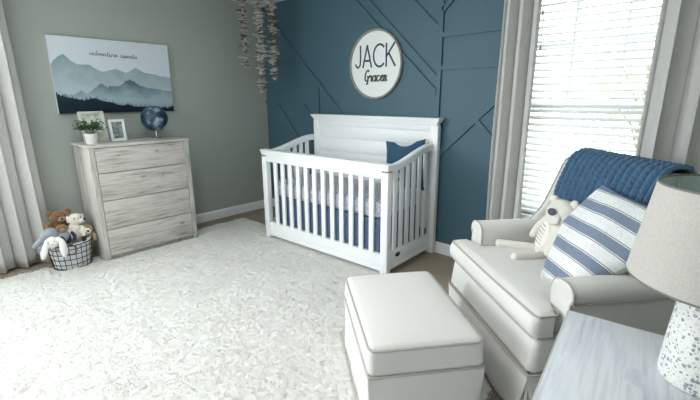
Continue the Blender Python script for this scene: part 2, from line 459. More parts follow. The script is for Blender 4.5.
curtain('curtain', 'grey-beige curtain at the left edge, beside the basket of soft toys', lambda a, d, z: (.095 - d, a, z), -3.02, -2.455, .022, 2.32, 4, .045, 5, .10, hem=.010)

# ------------------------------------------------------------------ rug
RUG = [(.27, -.62), (.6, -.60), (1.4, -.63), (2.42, -.69), (2.72, -.80), (3.10, -.97), (3.42, -1.20), (3.64, -1.42), (3.72, -1.9), (3.72, -3.3), (3.6, -3.62), (.5, -3.62), (.30, -3.4), (.285, -2.4), (.28, -1.2)]
# footprints that press the pile down: (cx, cy, half a, half b, angle)
FOOT = [(1.70, -.45, .79, .37, .04), (.29, -1.73, .235, .445, 0), (3.243, -1.606, .375, .268, -.681), (.33, -2.35, .17, .17, 0), (3.668, -.989, .50, .345, -.698)]
def inside(x, y):
    c = np.zeros(x.shape, bool); n = len(RUG)
    for i in range(n):
        x0, y0 = RUG[i]; x1, y1 = RUG[(i + 1) % n]
        hit = ((y0 > y) != (y1 > y)) & (x < (x1 - x0) * (y - y0) / ((y1 - y0) if y1 != y0 else 1e-9) + x0)
        c ^= hit
    return c
def edge_dist(x, y):
    d = np.full(x.shape, 9.); n = len(RUG)
    for i in range(n):
        a = np.array(RUG[i]); e = np.array(RUG[(i + 1) % n]) - a
        t = np.clip(((x - a[0]) * e[0] + (y - a[1]) * e[1]) / (e @ e), 0, 1)
        d = np.minimum(d, np.hypot(x - a[0] - t * e[0], y - a[1] - t * e[1]))
    return d
def pressed(x, y, pad=.0):
    m = np.zeros(x.shape, bool)
    for (cx, cy, ha, hb, th) in FOOT:
        u = (x - cx) * math.cos(th) + (y - cy) * math.sin(th); v = -(x - cx) * math.sin(th) + (y - cy) * math.cos(th)
        m |= (abs(u) < ha + pad) & (abs(v) < hb + pad)
    return m
def vnoise(x, y, s, seed):
    r = np.random.default_rng(seed); G = r.random((128, 128))
    X, Y = x / s, y / s; i, j = np.floor(X).astype(int), np.floor(Y).astype(int); f, g = X - i, Y - j
    f = f * f * (3 - 2 * f); g = g * g * (3 - 2 * g); q = lambda a, b: G[a % 128, b % 128]
    return (q(i, j) * (1 - f) + q(i + 1, j) * f) * (1 - g) + (q(i, j + 1) * (1 - f) + q(i + 1, j + 1) * f) * g
def puffs(x, y, s, seed):
    r = np.random.default_rng(seed); J = r.random((256, 256, 3))
    wx, wy = x + .012 * vnoise(x, y, .03, seed + 1), y + .012 * vnoise(x, y, .03, seed + 2)
    i, j = np.floor(wx / s).astype(int), np.floor(wy / s).astype(int); best = np.zeros(x.shape)
    for di in (-1, 0, 1):
        for dj in (-1, 0, 1):
            q = J[(i + di) % 256, (j + dj) % 256]
            d2 = (wx / s - (i + di) - q[..., 0]) ** 2 + (wy / s - (j + dj) - q[..., 1]) ** 2
            best = np.maximum(best, (.55 + .45 * q[..., 2]) * np.sqrt(np.clip(1 - d2 / .95, 0, 1)))
    return best
def pile_h(x, y):
    h = .008 + .016 * puffs(x, y, .030, 1) + .005 * puffs(x, y, .015, 9) + .010 * vnoise(x, y, .12, 2)
    e = edge_dist(x, y); h = h * np.clip(.25 + e / .05, 0, 1)
    return np.where(pressed(x, y, .01), .008, h)
rug = thing('shag_rug', 'large ivory shag rug spread over the beige carpet', 'rug', (0, 0, 0))
st = .0085; xs = np.arange(.24, 3.78, st); ys = np.arange(-3.66, -.54, st)
X, Y = np.meshgrid(xs, ys, indexing='ij'); IN = inside(X, Y); Hh = pile_h(X, Y)
idx = -np.ones(X.shape, int); use = np.zeros(X.shape, bool); faces = []
cell = IN[:-1, :-1] & IN[1:, :-1] & IN[1:, 1:] & IN[:-1, 1:]
for (di, dj) in ((0, 0), (1, 0), (1, 1), (0, 1)):
    use[di:di + cell.shape[0], dj:dj + cell.shape[1]] |= cell
idx[use] = np.arange(use.sum())
ii, jj = np.nonzero(cell)
F = np.stack([idx[ii, jj], idx[ii + 1, jj], idx[ii + 1, jj + 1], idx[ii, jj + 1]], 1)
V = np.stack([X[use], Y[use], Hh[use]], 1)
b = MB(); b.v = V.tolist(); b.f = F.tolist(); b.m = [0] * len(F)
o = b.build('pile_ground', M_back, rug, smooth=180)
so = o.modifiers.new('Solidify', 'SOLIDIFY'); so.thickness = .006; so.offset = -1
# tufts as hair curves
NC = 48000; NS = 6; NP = 4
cx = RNG.uniform(.25, 3.74, NC * 2); cy = RNG.uniform(-3.64, -.56, NC * 2)
ok = inside(cx, cy) & ~pressed(cx, cy, .004); cx, cy = cx[ok][:NC], cy[ok][:NC]; n = len(cx)
ang = 6.28 * vnoise(cx, cy, .30, 5) * 1.4 + RNG.normal(0, .8, n); lean = RNG.uniform(.05, .5, n)
tipx, tipy = cx + .026 * lean * np.cos(ang), cy + .026 * lean * np.sin(ang)
ln = RNG.uniform(.011, .022, n) * (1 - .35 * lean)
spread = RNG.normal(0, .0085, (n, NS, 2)); z0 = pile_h(cx, cy) - .004
tz = np.repeat((z0 + ln)[:, None], NS, 1) * RNG.uniform(.8, 1.1, (n, NS))
pos = np.zeros((n, NS, NP, 3), np.float32)
for k in range(NP):
    t = k / (NP - 1); c = t ** 1.6
    conv = 1 + .0 * t
    pos[:, :, k, 0] = cx[:, None] * (1 - c) + tipx[:, None] * c + spread[:, :, 0] * conv
    pos[:, :, k, 1] = cy[:, None] * (1 - c) + tipy[:, None] * c + spread[:, :, 1] * conv
    pos[:, :, k, 2] = z0[:, None] + (tz - z0[:, None]) * (1 - (1 - t) ** 1.4) - (.010 * lean[:, None] * t * t)
# no strand may poke into something that stands on the rug
tip = pos[:, :, -1, :].reshape(-1, 3); keep = ~pressed(tip[:, 0], tip[:, 1], .0)
P4 = pos.reshape(-1, NP, 3)[keep]
hc = bpy.data.hair_curves.new('pile'); hc.add_curves([NP] * len(P4))
hc.attributes['position'].data.foreach_set('vector', P4.reshape(-1))
ra = hc.attributes.get('radius') or hc.attributes.new('radius', 'FLOAT', 'POINT')
ra.data.foreach_set('value', np.tile(np.array([.0011, .0012, .0010, .0005], np.float32), len(P4)))
hc.materials.append(M_pile)
o = bpy.data.objects.new('pile', hc); COL.objects.link(o); o.parent = rug; o['kind'] = 'stuff'

# ------------------------------------------------------------------ crib
CR = thing('crib', 'white slatted baby crib with tall plank headboard against the blue wall', 'crib', (1.70, -.045, .008), .035)
cL, cD, cH = 1.515, .735, .893; hbx = .040
b = MB()
pw = 1.40; zs = [.22, .42, .56, .70, .84, .98, 1.10]
for a, c in zip(zs[:-1], zs[1:]): b.box((hbx, -.035, (a + c) / 2), (pw, .028, c - a - .004), .004)
b.box((hbx, -.030, .66), (pw, .014, .88), .002)
b.box((hbx, -.035, 1.135), (pw, .036, .075), .004)
b.build('headboard_panel', M_crib, CR)
for sx in (-1, 1):
    b = MB(); b.box((hbx + sx * .710, -.032, .575), (.075, .055, 1.15), .004); b.build('leg', M_crib, CR)
b = MB()
for (z, h, o_, d) in ((1.160, .02, .0, .0), (1.178, .02, .010, .006), (1.194, .018, .022, .014), (1.207, .012, .030, .02)):
    b.box((hbx, -.034, z), (1.476 + 2 * o_, .062 + 2 * d, h), .004)
b.build('crown_moulding', M_crib, CR)
fx = cL / 2
for sx in (-1, 1):
    b = MB(); b.box((sx * (fx - .0325), -cD + .028, (cH - .06) / 2), (.065, .056, cH - .06), .004); b.build('leg', M_crib, CR)
b = MB(); b.box((0, -cD + .028, cH - .070), (cL - .13, .036, .085), .004)
b.box((0, -cD + .028, cH - .022), (cL + .006, .068, .03), .006); b.box((0, -cD + .028, cH - .004), (cL + .018, .082, .016), .005)
b.box((0, -cD + .028, cH - .041), (cL - .004, .06, .014), .004)
b.build('top_rail', M_crib, CR)
b = MB(); b.box((0, -cD + .028, .098), (cL - .13, .034, .130), .004); b.box((0, -cD + .028, .045), (cL - .06, .046, .035), .005); b.box((0, -cD + .028, .160), (cL - .13, .040, .014), .003)
b.build('bottom_rail', M_crib, CR)
span = cL - .13; nsl = 12
for k in range(nsl):
    x = -span / 2 + span * (k + 1) / (nsl + 1)
    b = MB(); b.box((x, -cD + .028, .49), (.046, .02, .68), .004); b.build('slat', M_crib, CR)
y0, y1 = -cD + .056, -.06
def rail_z(t): s_ = t * t * (3 - 2 * t); return cH - .035 + .110 * min(1, s_ * 1.02)
for sx in (-1, 1):
    x = sx * (fx - .03)
    b = MB()
    def rs(u, v, x=x):
        t = u; y = y0 + (y1 - y0) * t; z = rail_z(t)
        a = 2 * PI * v; ca, sa = math.cos(a), math.sin(a)
        q = lambda c: math.copysign(abs(c) ** .45, c)
        return (x + .028 * q(ca), y, z + .030 * q(sa))
    b.grid(rs, 24, 16, cv=True)
    b.build('side_rail', M_crib, CR)
    b = MB(); ym = (y0 + y1) / 2; yl = y1 - y0
    b.box((x, ym, .105), (.030, yl, .13), .004); b.box((x + sx * .004, ym, .170), (.034, yl, .026), .005); b.box((x + sx * .004, ym, .115), (.032, yl, .02), .005); b.box((x + sx * .004, ym, .050), (.034, yl, .03), .005)
    b.build('side_panel', M_crib, CR)
    for k in range(6):
        t = (k + 1) / 7; y = y0 + yl * t; top = rail_z(t) - .01
        b = MB(); b.box((x, y, (.17 + top) / 2), (.02, .044, top - .17), .004); b.build('slat', M_crib, CR)
b = MB(); b.lathe([(.0001, 0), (.026, 0), (.03, .002), (.026, .005), (.0001, .006)], 24, mat=T(fx - .010, y0 + .115, .140) @ Ry(PI / 2) @ Matrix.Diagonal((.62, 1.15, 1, 1)))
tag(b.build('maker_plate', M_bronze, CR), 'small dark oval plate')
mt = MB(); mt.soft((0, -.385, .515), (1.30, .60, .15), .035, 6); 
mo = tag(mt.build('crib_mattress', M_sheet, None, 60), 'crib mattress in a grey-lavender patterned fitted sheet inside the white crib', 'mattress')
mo.matrix_world = T(*CR.location) @ Rz(.035)
def skirt(u, v):
    p = 2 * (1.31 + .61) * u; z = .105 + .335 * v
    w = .006 * math.sin(u * 2 * PI * 34) * (1 - v * .6)
    hx, hy = .645, .298
    if p < 1.31: q = (-hx + p / 1.31 * 2 * hx, -hy - w)
    elif p < 1.92: q = (hx + w, -hy + (p - 1.31) / .61 * 2 * hy)
    elif p < 3.23: q = (hx - (p - 1.92) / 1.31 * 2 * hx, hy + w)
    else: q = (-hx - w, hy - (p - 3.23) / .61 * 2 * hy)
    return (q[0], q[1] - .385, z)
b = MB(); b.grid(skirt, 400, 4, cu=True); b.box((0, -.385, .43), (1.28, .585, .016))
so = b.build('bed_skirt', M_navy, None, 60); tag(so, 'slate navy bed skirt hanging below the crib mattress behind the slats', 'bed skirt')
so.matrix_world = T(*CR.location) @ Rz(.035)

# ------------------------------------------------------------------ cushions
def cushion_mesh(b, w, h, th, n=30, mi=0, pinch=.10, dent=0., squash=0.):
    def face(sgn):
        def g(u, v):
            x, y = 2 * u - 1, 2 * v - 1
            ex = 1 - pinch * (1 - y * y) ** 1 * abs(x) ** 3
            ey = 1 - pinch * (1 - x * x) ** 1 * abs(y) ** 3
            f = max(0., (1 - x ** 2) * (1 - y ** 2)) ** .42
            wob = .012 * math.sin(5 * x + 2 * y) * f
            yy = y * h / 2 * ey
            if dent: yy -= dent * max(0, 1 - (x / .55) ** 2) * max(0, y) ** 2
            k = squash * max(0, x) ** 2 * max(0, -y); k2 = squash * max(0, -x) ** 2 * max(0, -y)
            return (x * w / 2 * ex - k * 1.2 + k2 * 2.8, yy + k - k2 * 1.2, sgn * (th / 2 * f) + wob)
        return g
    b.grid(face(1), n, n, mi=mi); b.grid(face(-1), n, n, mi=mi); return b
def frame_from(o, x, y):
    x = Vector(x).normalized(); y = Vector(y); y = (y - x * y.dot(x)).normalized(); z = x.cross(y)
    m = Matrix((x, y, z)).transposed().to_4x4(); m.translation = o; return m
def cushion(name, label, cat, o, xd, yd, w, h, th, m, dent=0., group=None, squash=0., pinch=.10):
    b = MB(); cushion_mesh(b, w, h, th, dent=dent, squash=squash, pinch=pinch)
    ob = b.build(name, m, None, 80); ob.matrix_world = frame_from(o, xd, yd)
    return tag(ob, label, cat, group)
cushion('throw_pillow', 'deep blue throw pillow leaning in the right end of the white crib', 'pillow', (2.255, -.215, .815), (.31, .06, .03), (-.06, .20, .95), .38, .44, .12, M_tealp, .035)

# ------------------------------------------------------------------ tall dresser
DX0, DX1, DY0, DY1, DH = .075, .50, -2.15, -1.312, 1.02
D = thing('chest_of_drawers', 'tall whitewashed wood chest of four drawers against the grey-green wall', 'dresser', (.29, -1.731, .008))
hx, hy = (DX1 - DX0) / 2, (DY1 - DY0) / 2; H = DH - .008
b = MB()
for s in (-1, 1): b.box((0, s * (hy - .009), (H - .022) / 2), (2 * hx, .018, H - .022), .002)
b.box((-hx + .005, 0, H / 2), (.01, 2 * hy - .03, H - .06), .001); b.box((-.012, 0, .05), (2 * hx - .03, 2 * hy - .036, .02), .001); b.box((hx - .03, 0, .03), (.015, 2 * hy - .036, .06), .001)
b.build('carcass', W_dresv, D)
b = MB(); b.box((.004, 0, H - .011), (2 * hx + .03, 2 * hy + .03, .022), .003); b.build('top', W_dres, D)
for s in (-1, 1):
    b = MB(); b.box((hx + .006, s * (hy - .021), (H - .022) / 2), (.016, .042, H - .022), .002); b.build('stile', W_dresv, D)
dz = [.05, .290, .540, .777, .988]
for k in range(4):
    b = MB(); b.box((hx + .004, 0, (dz[k] + dz[k + 1]) / 2), (.018, 2 * hy - .09, dz[k + 1] - dz[k] - .006), .002)
    o = b.build('drawer', W_dres, D)

# ------------------------------------------------------------------ things on the dresser
pl = thing('potted_plant', 'small leafy green plant in a white pot on the tall dresser', 'plant', (.35, -2.068, DH))
b = MB(); b.lathe([(.0001, 0), (.040, 0), (.044, .01), (.050, .085), (.046, .087), (.044, .07), (.0001, .068)], 28); b.build('pot', M_potw, pl)
b = MB(); r = random.Random(4)
for k in range(85):
    a = r.uniform(0, 6.28); L = r.uniform(.045, .11); up = r.uniform(.03, .11)
    tipp = Vector((math.cos(a) * L, math.sin(a) * L * 1.05, .08 + up)); base = Vector((math.cos(a) * .012, math.sin(a) * .012, .072))
    path = [base, base.lerp(tipp, .5) + Vector((0, 0, .03)), tipp]
    if k < 30: b.tube(path, [.0016, .0013, .0008], 4)
    for t in (.45, .7, 1.0):
        c = path[0].lerp(path[1], t * 2) if t < .5 else path[1].lerp(path[2], t * 2 - 1)
        dirv = Vector((math.cos(a + r.uniform(-1, 1)), math.sin(a + r.uniform(-1, 1)), r.uniform(-.2, .7))).normalized()
        w = dirv.cross(Vector((0, 0, 1))).normalized() * .009; l = .030
        n_ = dirv.cross(w).normalized() * .003
        b.add([c, c + dirv * l * .5 + w + n_, c + dirv * l, c + dirv * l * .5 - w + n_, c + dirv * l * .5 - n_], [(0, 1, 4), (1, 2, 4), (2, 3, 4), (3, 0, 4)])
b.build('leaves', M_leaf, pl, smooth=None)

def photo_frame(label, y, x, w, h, fw, lean, yaw, mf, inner):
    t = thing('photo_frame', label, 'picture frame', (x, y, DH), yaw)
    m = Matrix.Translation((0, 0, .001)) @ Ry(-lean)
    b = MB()
    for s in (-1, 1):
        b.box((0, s * (w - fw) / 2, h / 2), (.016, fw, h), .003, mat=m)
        b.box((0, 0, fw / 2 if s < 0 else h - fw / 2), (.016, w - 2 * fw, fw), .003, mat=m)
    b.build('frame', mf, t)
    b = MB(); b.box((-.003, 0, h / 2), (.004, w - 2 * fw + .004, h - 2 * fw + .004), .001, mat=m); b.build('picture', inner, t)
    b = MB(); b.box((-.008, 0, h / 2), (.006, w - .01, h - .01), .001, mat=m); 
    b.box((-.03 - math.sin(lean) * h * .3, 0, h * .3), (.006, .04, h * .62), .001, mat=T(0, 0, .004) @ Ry(lean * .6)); b.build('backing', M_dark, t)
M_print = mat('botanical_print', srgb(196, 204, 186), .8, var=.3, vscale=22)
M_photo = mat('photo_print', srgb(132, 142, 140), .5, var=.75, vscale=38)
M_frame1 = mat('chippy_white_frame', srgb(206, 204, 198), .6, var=.15, vscale=70)
photo_frame('larger pale picture frame leaning behind the small potted plant', -1.995, .235, .205, .268, .024, .22, 0.10, M_frame1, M_print)
photo_frame('smaller white picture frame standing to the right of the potted plant', -1.826, .262, .130, .190, .022, .14, 0.0, M_white, M_photo)

gl = thing('globe', 'dark navy globe on a small metal stand on the right of the dresser top', 'globe', (.30, -1.512, DH))
b = MB(); b.lathe([(.0001, 0), (.045, 0), (.045, .006), (.012, .010), (.006, .016), (.005, .07), (.0001, .07)], 28); b.build('stand', M_chrome, gl)
mg = bpy.data.materials.new('globe_map'); mg.use_nodes = True
N = mg.node_tree.nodes; L = mg.node_tree.links; tc = N.new('ShaderNodeTexCoord'); n = N.new('ShaderNodeTexNoise'); n.inputs['Scale'].default_value = 7; n.inputs['Detail'].default_value = 7; n.inputs['Roughness'].default_value = .55
L.new(tc.outputs['Object'], n.inputs['Vector'])
rp = ramp(N, [(.44, srgb(22, 40, 58)), (.50, srgb(38, 66, 90)), (.54, srgb(120, 142, 158)), (.66, srgb(190, 198, 202))]); L.new(n.outputs['Fac'], rp.inputs[0])
L.new(rp.outputs[0], N['Principled BSDF'].inputs['Base Color']); N['Principled BSDF'].inputs['Roughness'].default_value = .35
b = MB(); b.ball((0, 0, .187), .118, 40, 24); g_ = b.build('sphere', mg, gl, 180)
b = MB(); b.lathe([(.0001, .30), (.007, .30), (.007, .312), (.0001, .316)], 12); b.build('cap', M_chrome, gl)

# ------------------------------------------------------------------ lettering from pen strokes
def arc(cx, cy, rx, ry, a0, a1, n=10): return [(cx + rx * math.cos(math.radians(a0 + (a1 - a0) * i / n)), cy + ry * math.sin(math.radians(a0 + (a1 - a0) * i / n))) for i in range(n + 1)]
GLY = {  # cursive lower case: x-height 1, list of strokes, advance
 'a': ([arc(.42, .5, .38, .48, 50, 360, 12), [(.82, 1), (.80, .25), (.92, 0), (1.15, .2)]], 1.1),
 'd': ([arc(.42, .5, .38, .48, 50, 360, 12), [(.92, 2.0), (.80, .3), (.92, 0), (1.15, .2)]], 1.1),
 'v': ([[(0, .75), (.12, 1), (.25, .7), (.40, 0), (.62, .5), (.78, 1), (1.0, .85)]], .95),
 'e': ([[(.0, .35), (.45, .55), (.62, .82), (.42, 1), (.15, .75), (.12, .3), (.38, 0), (.75, .2), (.95, .4)]], .9),
 'n': ([[(.02, 1.0), (.10, .5), (.08, 0)], [(.09, .55), (.32, .98), (.56, .85), (.58, .35), (.62, .02), (.85, .18)]], .95),
 't': ([[(.3, 1.7), (.22, .6), (.25, .1), (.45, 0), (.7, .25)], [(-.05, 1.15), (.6, 1.25)]], .68),
 'u': ([[(0, .9), (.08, 1), (.08, .3), (.25, 0), (.50, .2), (.66, 1)], [(.66, 1), (.64, .25), (.76, 0), (1.0, .25)]], .98),
 'r': ([[(0, .7), (.15, 1.05), (.22, .85), (.55, .95), (.52, .3), (.62, 0), (.82, .2)]], .8),
 'w': ([[(0, .8), (.08, 1), (.12, .3), (.30, 0), (.52, .3), (.58, 1), (.62, .3), (.80, 0), (1.02, .4), (1.08, 1), (1.3, .85)]], 1.25),
 'i': ([[(.05, .7), (.15, 1), (.12, .25), (.25, 0), (.45, .25)], [(.2, 1.45), (.24, 1.5)]], .45),
 's': ([[(0, .2), (.35, .85), (.42, 1.05), (.50, .7), (.62, .3), (.45, 0), (.12, .05)]], .7),
 'c': ([arc(.42, .5, .38, .5, 50, 320, 10) + [(.95, .3)]], .92),
 'G': ([[(1.0, 1.75), (.7, 2.0), (.25, 1.6), (.05, .9), (.2, .2), (.55, .05), (.9, .45), (.95, .9), (.6, .85)], [(.95, .9), (.9, .1), (.75, -.5), (.55, -.4)]], 1.25),
 'J': ([[(.48, 2), (.48, .6), (.42, .2), (.2, .0), (-.05, .1), (-.15, .3)]], .75),
 'A': ([[(0, 0), (.55, 2)], [(.55, 2), (1.1, 0)], [(.18, .6), (.92, .6)]], 1.3),
 'C': ([arc(.75, 1, .75, 1, 48, 312, 16)], 1.5),
 'K': ([[(0, 0), (0, 2)], [(.95, 2), (0, .85)], [(.3, 1.15), (1.05, 0)]], 1.1)}
def letters(b, text, x0, z0, x1, hgt, pen, fn, mi=0, slant=0., smooth=True, lift=0.):
    """draw text between x0 and x1 (surface units) with the pen width; fn(a, z, d) maps to the surface, d = height off it"""
    adv = 0; items = []
    for ch in text:
        if ch == ' ': adv += .9; continue
        st_, w = GLY[ch]; items.append((adv, st_)); adv += w + .06
    k = (x1 - x0) / adv; ky = hgt
    q = 0
    for (a, st_) in items:
        for s in st_:
            pts = catmull(s, 4) if smooth and len(s) > 2 else s
            P = [Vector((x0 + (a + p[0] + slant * p[1]) * k, z0 + p[1] * ky)) for p in pts]
            n = len(P); vs = []; fs = []; q += 1; d = .0009 + .00001 * (q % 7) + lift
            for i in range(n):
                t = (P[min(i + 1, n - 1)] - P[max(i - 1, 0)]).normalized(); nn = Vector((-t.y, t.x))
                w = pen if not smooth else pen * (.55 + .75 * abs(t.y))
                e = P[i]
                if i == 0: e = e - t * pen * .3
                if i == n - 1: e = e + t * pen * .3
                vs += [fn(*(e + nn * w / 2), d), fn(*(e - nn * w / 2), d)]
            for i in range(n - 1): fs.append((2 * i, 2 * i + 1, 2 * i + 3, 2 * i + 2))
            b.add(vs, fs, mi)

# round name sign on the blue wall
sg = thing('round_sign', 'round white name sign with a grey wood rim on the blue wall above the crib', 'sign', (1.748, 0, 1.690))
toW = Rx(PI / 2)
b = MB(); b.lathe([(.0001, .004), (.300, .004), (.300, .018), (.0001, .018)], 72, mat=toW); b.build('board', M_signw, sg)
b = MB(); b.lathe([(.296, .002), (.314, .002), (.316, .010), (.314, .030), (.298, .030), (.296, .020)], 72, mat=toW, cap=False)
b.build('rim', M_signrim, sg)
b = MB(); letters(b, 'JACK', -.225, -.020, .245, .098, .019, lambda a, z, d: (a, -.018 - d, z), smooth=False)
b.build('capital_letters', M_ink, sg, smooth=None)
b = MB(); letters(b, 'Gracen', -.125, -.150, .150, .052, .015, lambda a, z, d: (a, -.018 - d, z), slant=.12)
b.build('script_letters', M_ink2, sg, smooth=None)

# mountain canvas
cw, chh = 1.0, .640
cv = thing('canvas_print', 'wide canvas print of misty mountains and dark firs on the grey-green wall', 'wall art', (0, -1.697, 1.583))
def water(name, top, bot, z0, z1):
    m = bpy.data.materials.new(name); m.use_nodes = True; N = m.node_tree.nodes; L = m.node_tree.links
    tc = N.new('ShaderNodeTexCoord'); sp = N.new('ShaderNodeSeparateXYZ'); L.new(tc.outputs['Object'], sp.inputs[0])
    mr = N.new('ShaderNodeMapRange'); mr.inputs['From Min'].default_value = z1; mr.inputs['From Max'].default_value = z0; L.new(sp.outputs['Z'], mr.inputs['Value'])
    n = N.new('ShaderNodeTexNoise'); n.inputs['Scale'].default_value = 9; n.inputs['Detail'].default_value = 6; L.new(tc.outputs['Object'], n.inputs['Vector'])
    ad = N.new('ShaderNodeMath'); ad.operation = 'MULTIPLY_ADD'; ad.inputs[1].default_value = .9; L.new(n.outputs['Fac'], ad.inputs[0])
    sb = N.new('ShaderNodeMath'); sb.operation = 'SUBTRACT'; sb.inputs[1].default_value = .45; L.new(mr.outputs[0], sb.inputs[0]); L.new(sb.outputs[0], ad.inputs[2])
    r = ramp(N, [(0.05, top), (.95, bot)]); L.new(ad.outputs[0], r.inputs[0]); L.new(r.outputs[0], N['Principled BSDF'].inputs['Base Color'])
    N['Principled BSDF'].inputs['Roughness'].default_value = .85; N['Principled BSDF'].inputs['Specular IOR Level'].default_value = .1
    return m
A_sky = mat('art_pale_sky', srgb(206, 214, 222), .85, var=.02, vscale=8)
A_far = water('art_far_ridge', srgb(128, 150, 156), srgb(178, 192, 198), -.15, .2)
A_mid = water('art_mid_ridge', srgb(62, 92, 102), srgb(158, 180, 188), -.22, .03)
A_fir = water('art_firs', srgb(40, 56, 66), srgb(30, 40, 50), -.32, -.1)
b = MB(); b.box((.018, 0, 0), (.034, cw, chh), .003); 
surf = lambda u, v, d: (.0352 + d, -cw / 2 + u * cw, chh / 2 - v * chh)
def layer(pts, mi, d, rough=.0, n=5, seed=1, spike=0.):
    sm = lambda e0, e1, u: (lambda t: t * t * (3 - 2 * t))(min(1, max(0, (u - e0) / (e1 - e0))))
    pts = [(u - (.062 * sm(.15, .55, u) * (1 - sm(.75, 1, u)) if mi < 3 else 0), v) for u, v in pts]
    r = random.Random(seed); out = []
    for (a, c) in zip(pts[:-1], pts[1:]):
        for k in range(n):
            t = k / n; out.append((a[0] + (c[0] - a[0]) * t, a[1] + (c[1] - a[1]) * t + r.uniform(-rough, rough)))
            if spike and r.random() < .75:
                u = out[-1][0]; h = r.uniform(.3, 1) * spike
                out += [(u + .003, out[-1][1] - h), (u + .006, out[-1][1])]
    out.append(pts[-1])
    out = [p for i, p in enumerate(out) if i == 0 or p[0] > out[i - 1][0] + 1e-5]
    for (p, q) in zip(out[:-1], out[1:]):
        b.add([surf(p[0], p[1], d), surf(q[0], q[1], d), surf(q[0], .999, d), surf(p[0], .999, d)], [(0, 1, 2, 3)], mi)
layer([(.001, .36), (.05, .27), (.10, .225), (.15, .30), (.20, .355), (.27, .345), (.31, .35), (.37, .395), (.43, .43), (.50, .41), (.565, .385), (.64, .435), (.69, .40), (.735, .36), (.80, .42), (.86, .44), (.93, .47), (.999, .485)], 1, .0006, .006, 5, 2)
layer([(.001, .76), (.06, .75), (.13, .745), (.20, .69), (.25, .73), (.33, .66), (.40, .585), (.46, .64), (.50, .625), (.56, .63), (.59, .60), (.63, .55), (.67, .525), (.71, .56), (.76, .62), (.84, .655), (.92, .67), (.999, .69)], 2, .0010, .010, 5, 3)
layer([(.001, .74), (.05, .77), (.12, .80), (.20, .82), (.28, .80), (.33, .83), (.42, .85), (.5, .90), (.56, .885), (.62, .92), (.70, .93), (.76, .92), (.82, .95), (.90, .94), (.95, .95), (.999, .92)], 3, .0014, .008, 9, 4, .055)
b.build('canvas', [A_sky, A_far, A_mid, A_fir], cv, smooth=None)
b = MB(); letters(b, 'adventure awaits', -cw / 2 + .300, .180, -cw / 2 + .695, .020, .0040, lambda a, z, d: (.0356 + d, a, z - (a + .12) * .03), slant=.2)
b.build('script_lettering', M_ink, cv, smooth=None)

# ------------------------------------------------------------------ hanging garlands
def garland(label, x, y, zbot, seed, w):
    r = random.Random(seed)
    t = thing('driftwood_garland', label, 'garland', (x, y, zbot), 0, 'driftwood garlands')
    L_ = RH - zbot
    b = MB(); b.tube([(0, 0, .0), (0, 0, L_)], .0022, 6); b.tube([(0, 0, L_ - .004), (0, 0, L_)], .008, 8); b.build('string', M_string, t)
    n = min(80, int((L_ - .08) / .0115)); top = L_ - .055
    for k in range(n):
        z = .008 + (top - .01) * k / n
        b = MB(); l = w * r.uniform(.45, .95); h = r.uniform(.010, .017); off = r.uniform(-.2, .2) * l
        m = T(0, 0, z) @ Rz(r.uniform(0, PI)) @ Ry(r.uniform(-.25, .25))
        def post(a, c_, d, o, h=h): return [o[0], o[1] * (1 - .35 * a * a), o[2] * (1 - .3 * a * a) + .003 * math.sin(a * 3)]
        b.soft((off, 0, 0), (l, h * 1.7, h), h * .45, 3, post, mat=m)
        b.build('driftwood_piece', M_chip if r.random() < .7 else M_chip2, t)
garland('leftmost of the three driftwood garlands, hanging shortest in the room corner', .40, -.53, 1.70, 11, .13)
garland('middle driftwood garland, hanging lowest of the three in the room corner', .575, -.46, 1.45, 12, .15)
garland('driftwood garland nearest the blue wall, right of the two others in the corner', .65, -.355, 1.575, 13, .145)

# ------------------------------------------------------------------ upholstery helpers
def skirt_mesh(b, hx, y0, y1, z0, z1, flare=.014, pleat=.045):
    """four hanging panels with an inverted pleat at each corner"""
    cx = 0; cy = (y0 + y1) / 2; hy = (y1 - y0) / 2
    for (ax, L, off, rot) in (('f', hx, hy, 0), ('r', hy, hx, PI / 2), ('b', hx, hy, PI), ('l', hy, hx, -PI / 2)):
        m = T(cx, cy, 0) @ Rz(rot)
        def g(u, v, L=L, off=off):
            t = 2 * u - 1; z = z1 + (z0 - z1) * v
            fl = flare * v * (1 + .35 * math.sin(t * 9 + off * 30) * v)
            x = t * (L + .004) - math.copysign(pleat * v ** 1.3 * max(0, (abs(t) - .78) / .22) ** 2, t)
            cv = -.020 * v * (abs(t) ** 18)
            return (x, -(off + fl) - cv, z)
        b.grid(g, 40, 8, mat=m)
        def g2(u, v, L=L, off=off):
            t = 2 * u - 1; z = z1 + (z0 - z1) * v
            return (t * (L - .004), -(off - .012), z)
        b.grid(g2, 8, 4, mat=m)
    return b
def ring_path(hx, y0, y1, z, r, n=5):
    out = []
    for (cx, cy, a0) in ((hx - r, y0 + r, -90), (hx - r, y1 - r, 0), (-hx + r, y1 - r, 90), (-hx + r, y0 + r, 180)):
        for i in range(n + 1):
            a = math.radians(a0 + 90 * i / n); out.append((cx + r * math.cos(a), cy + r * math.sin(a), z))
    return out

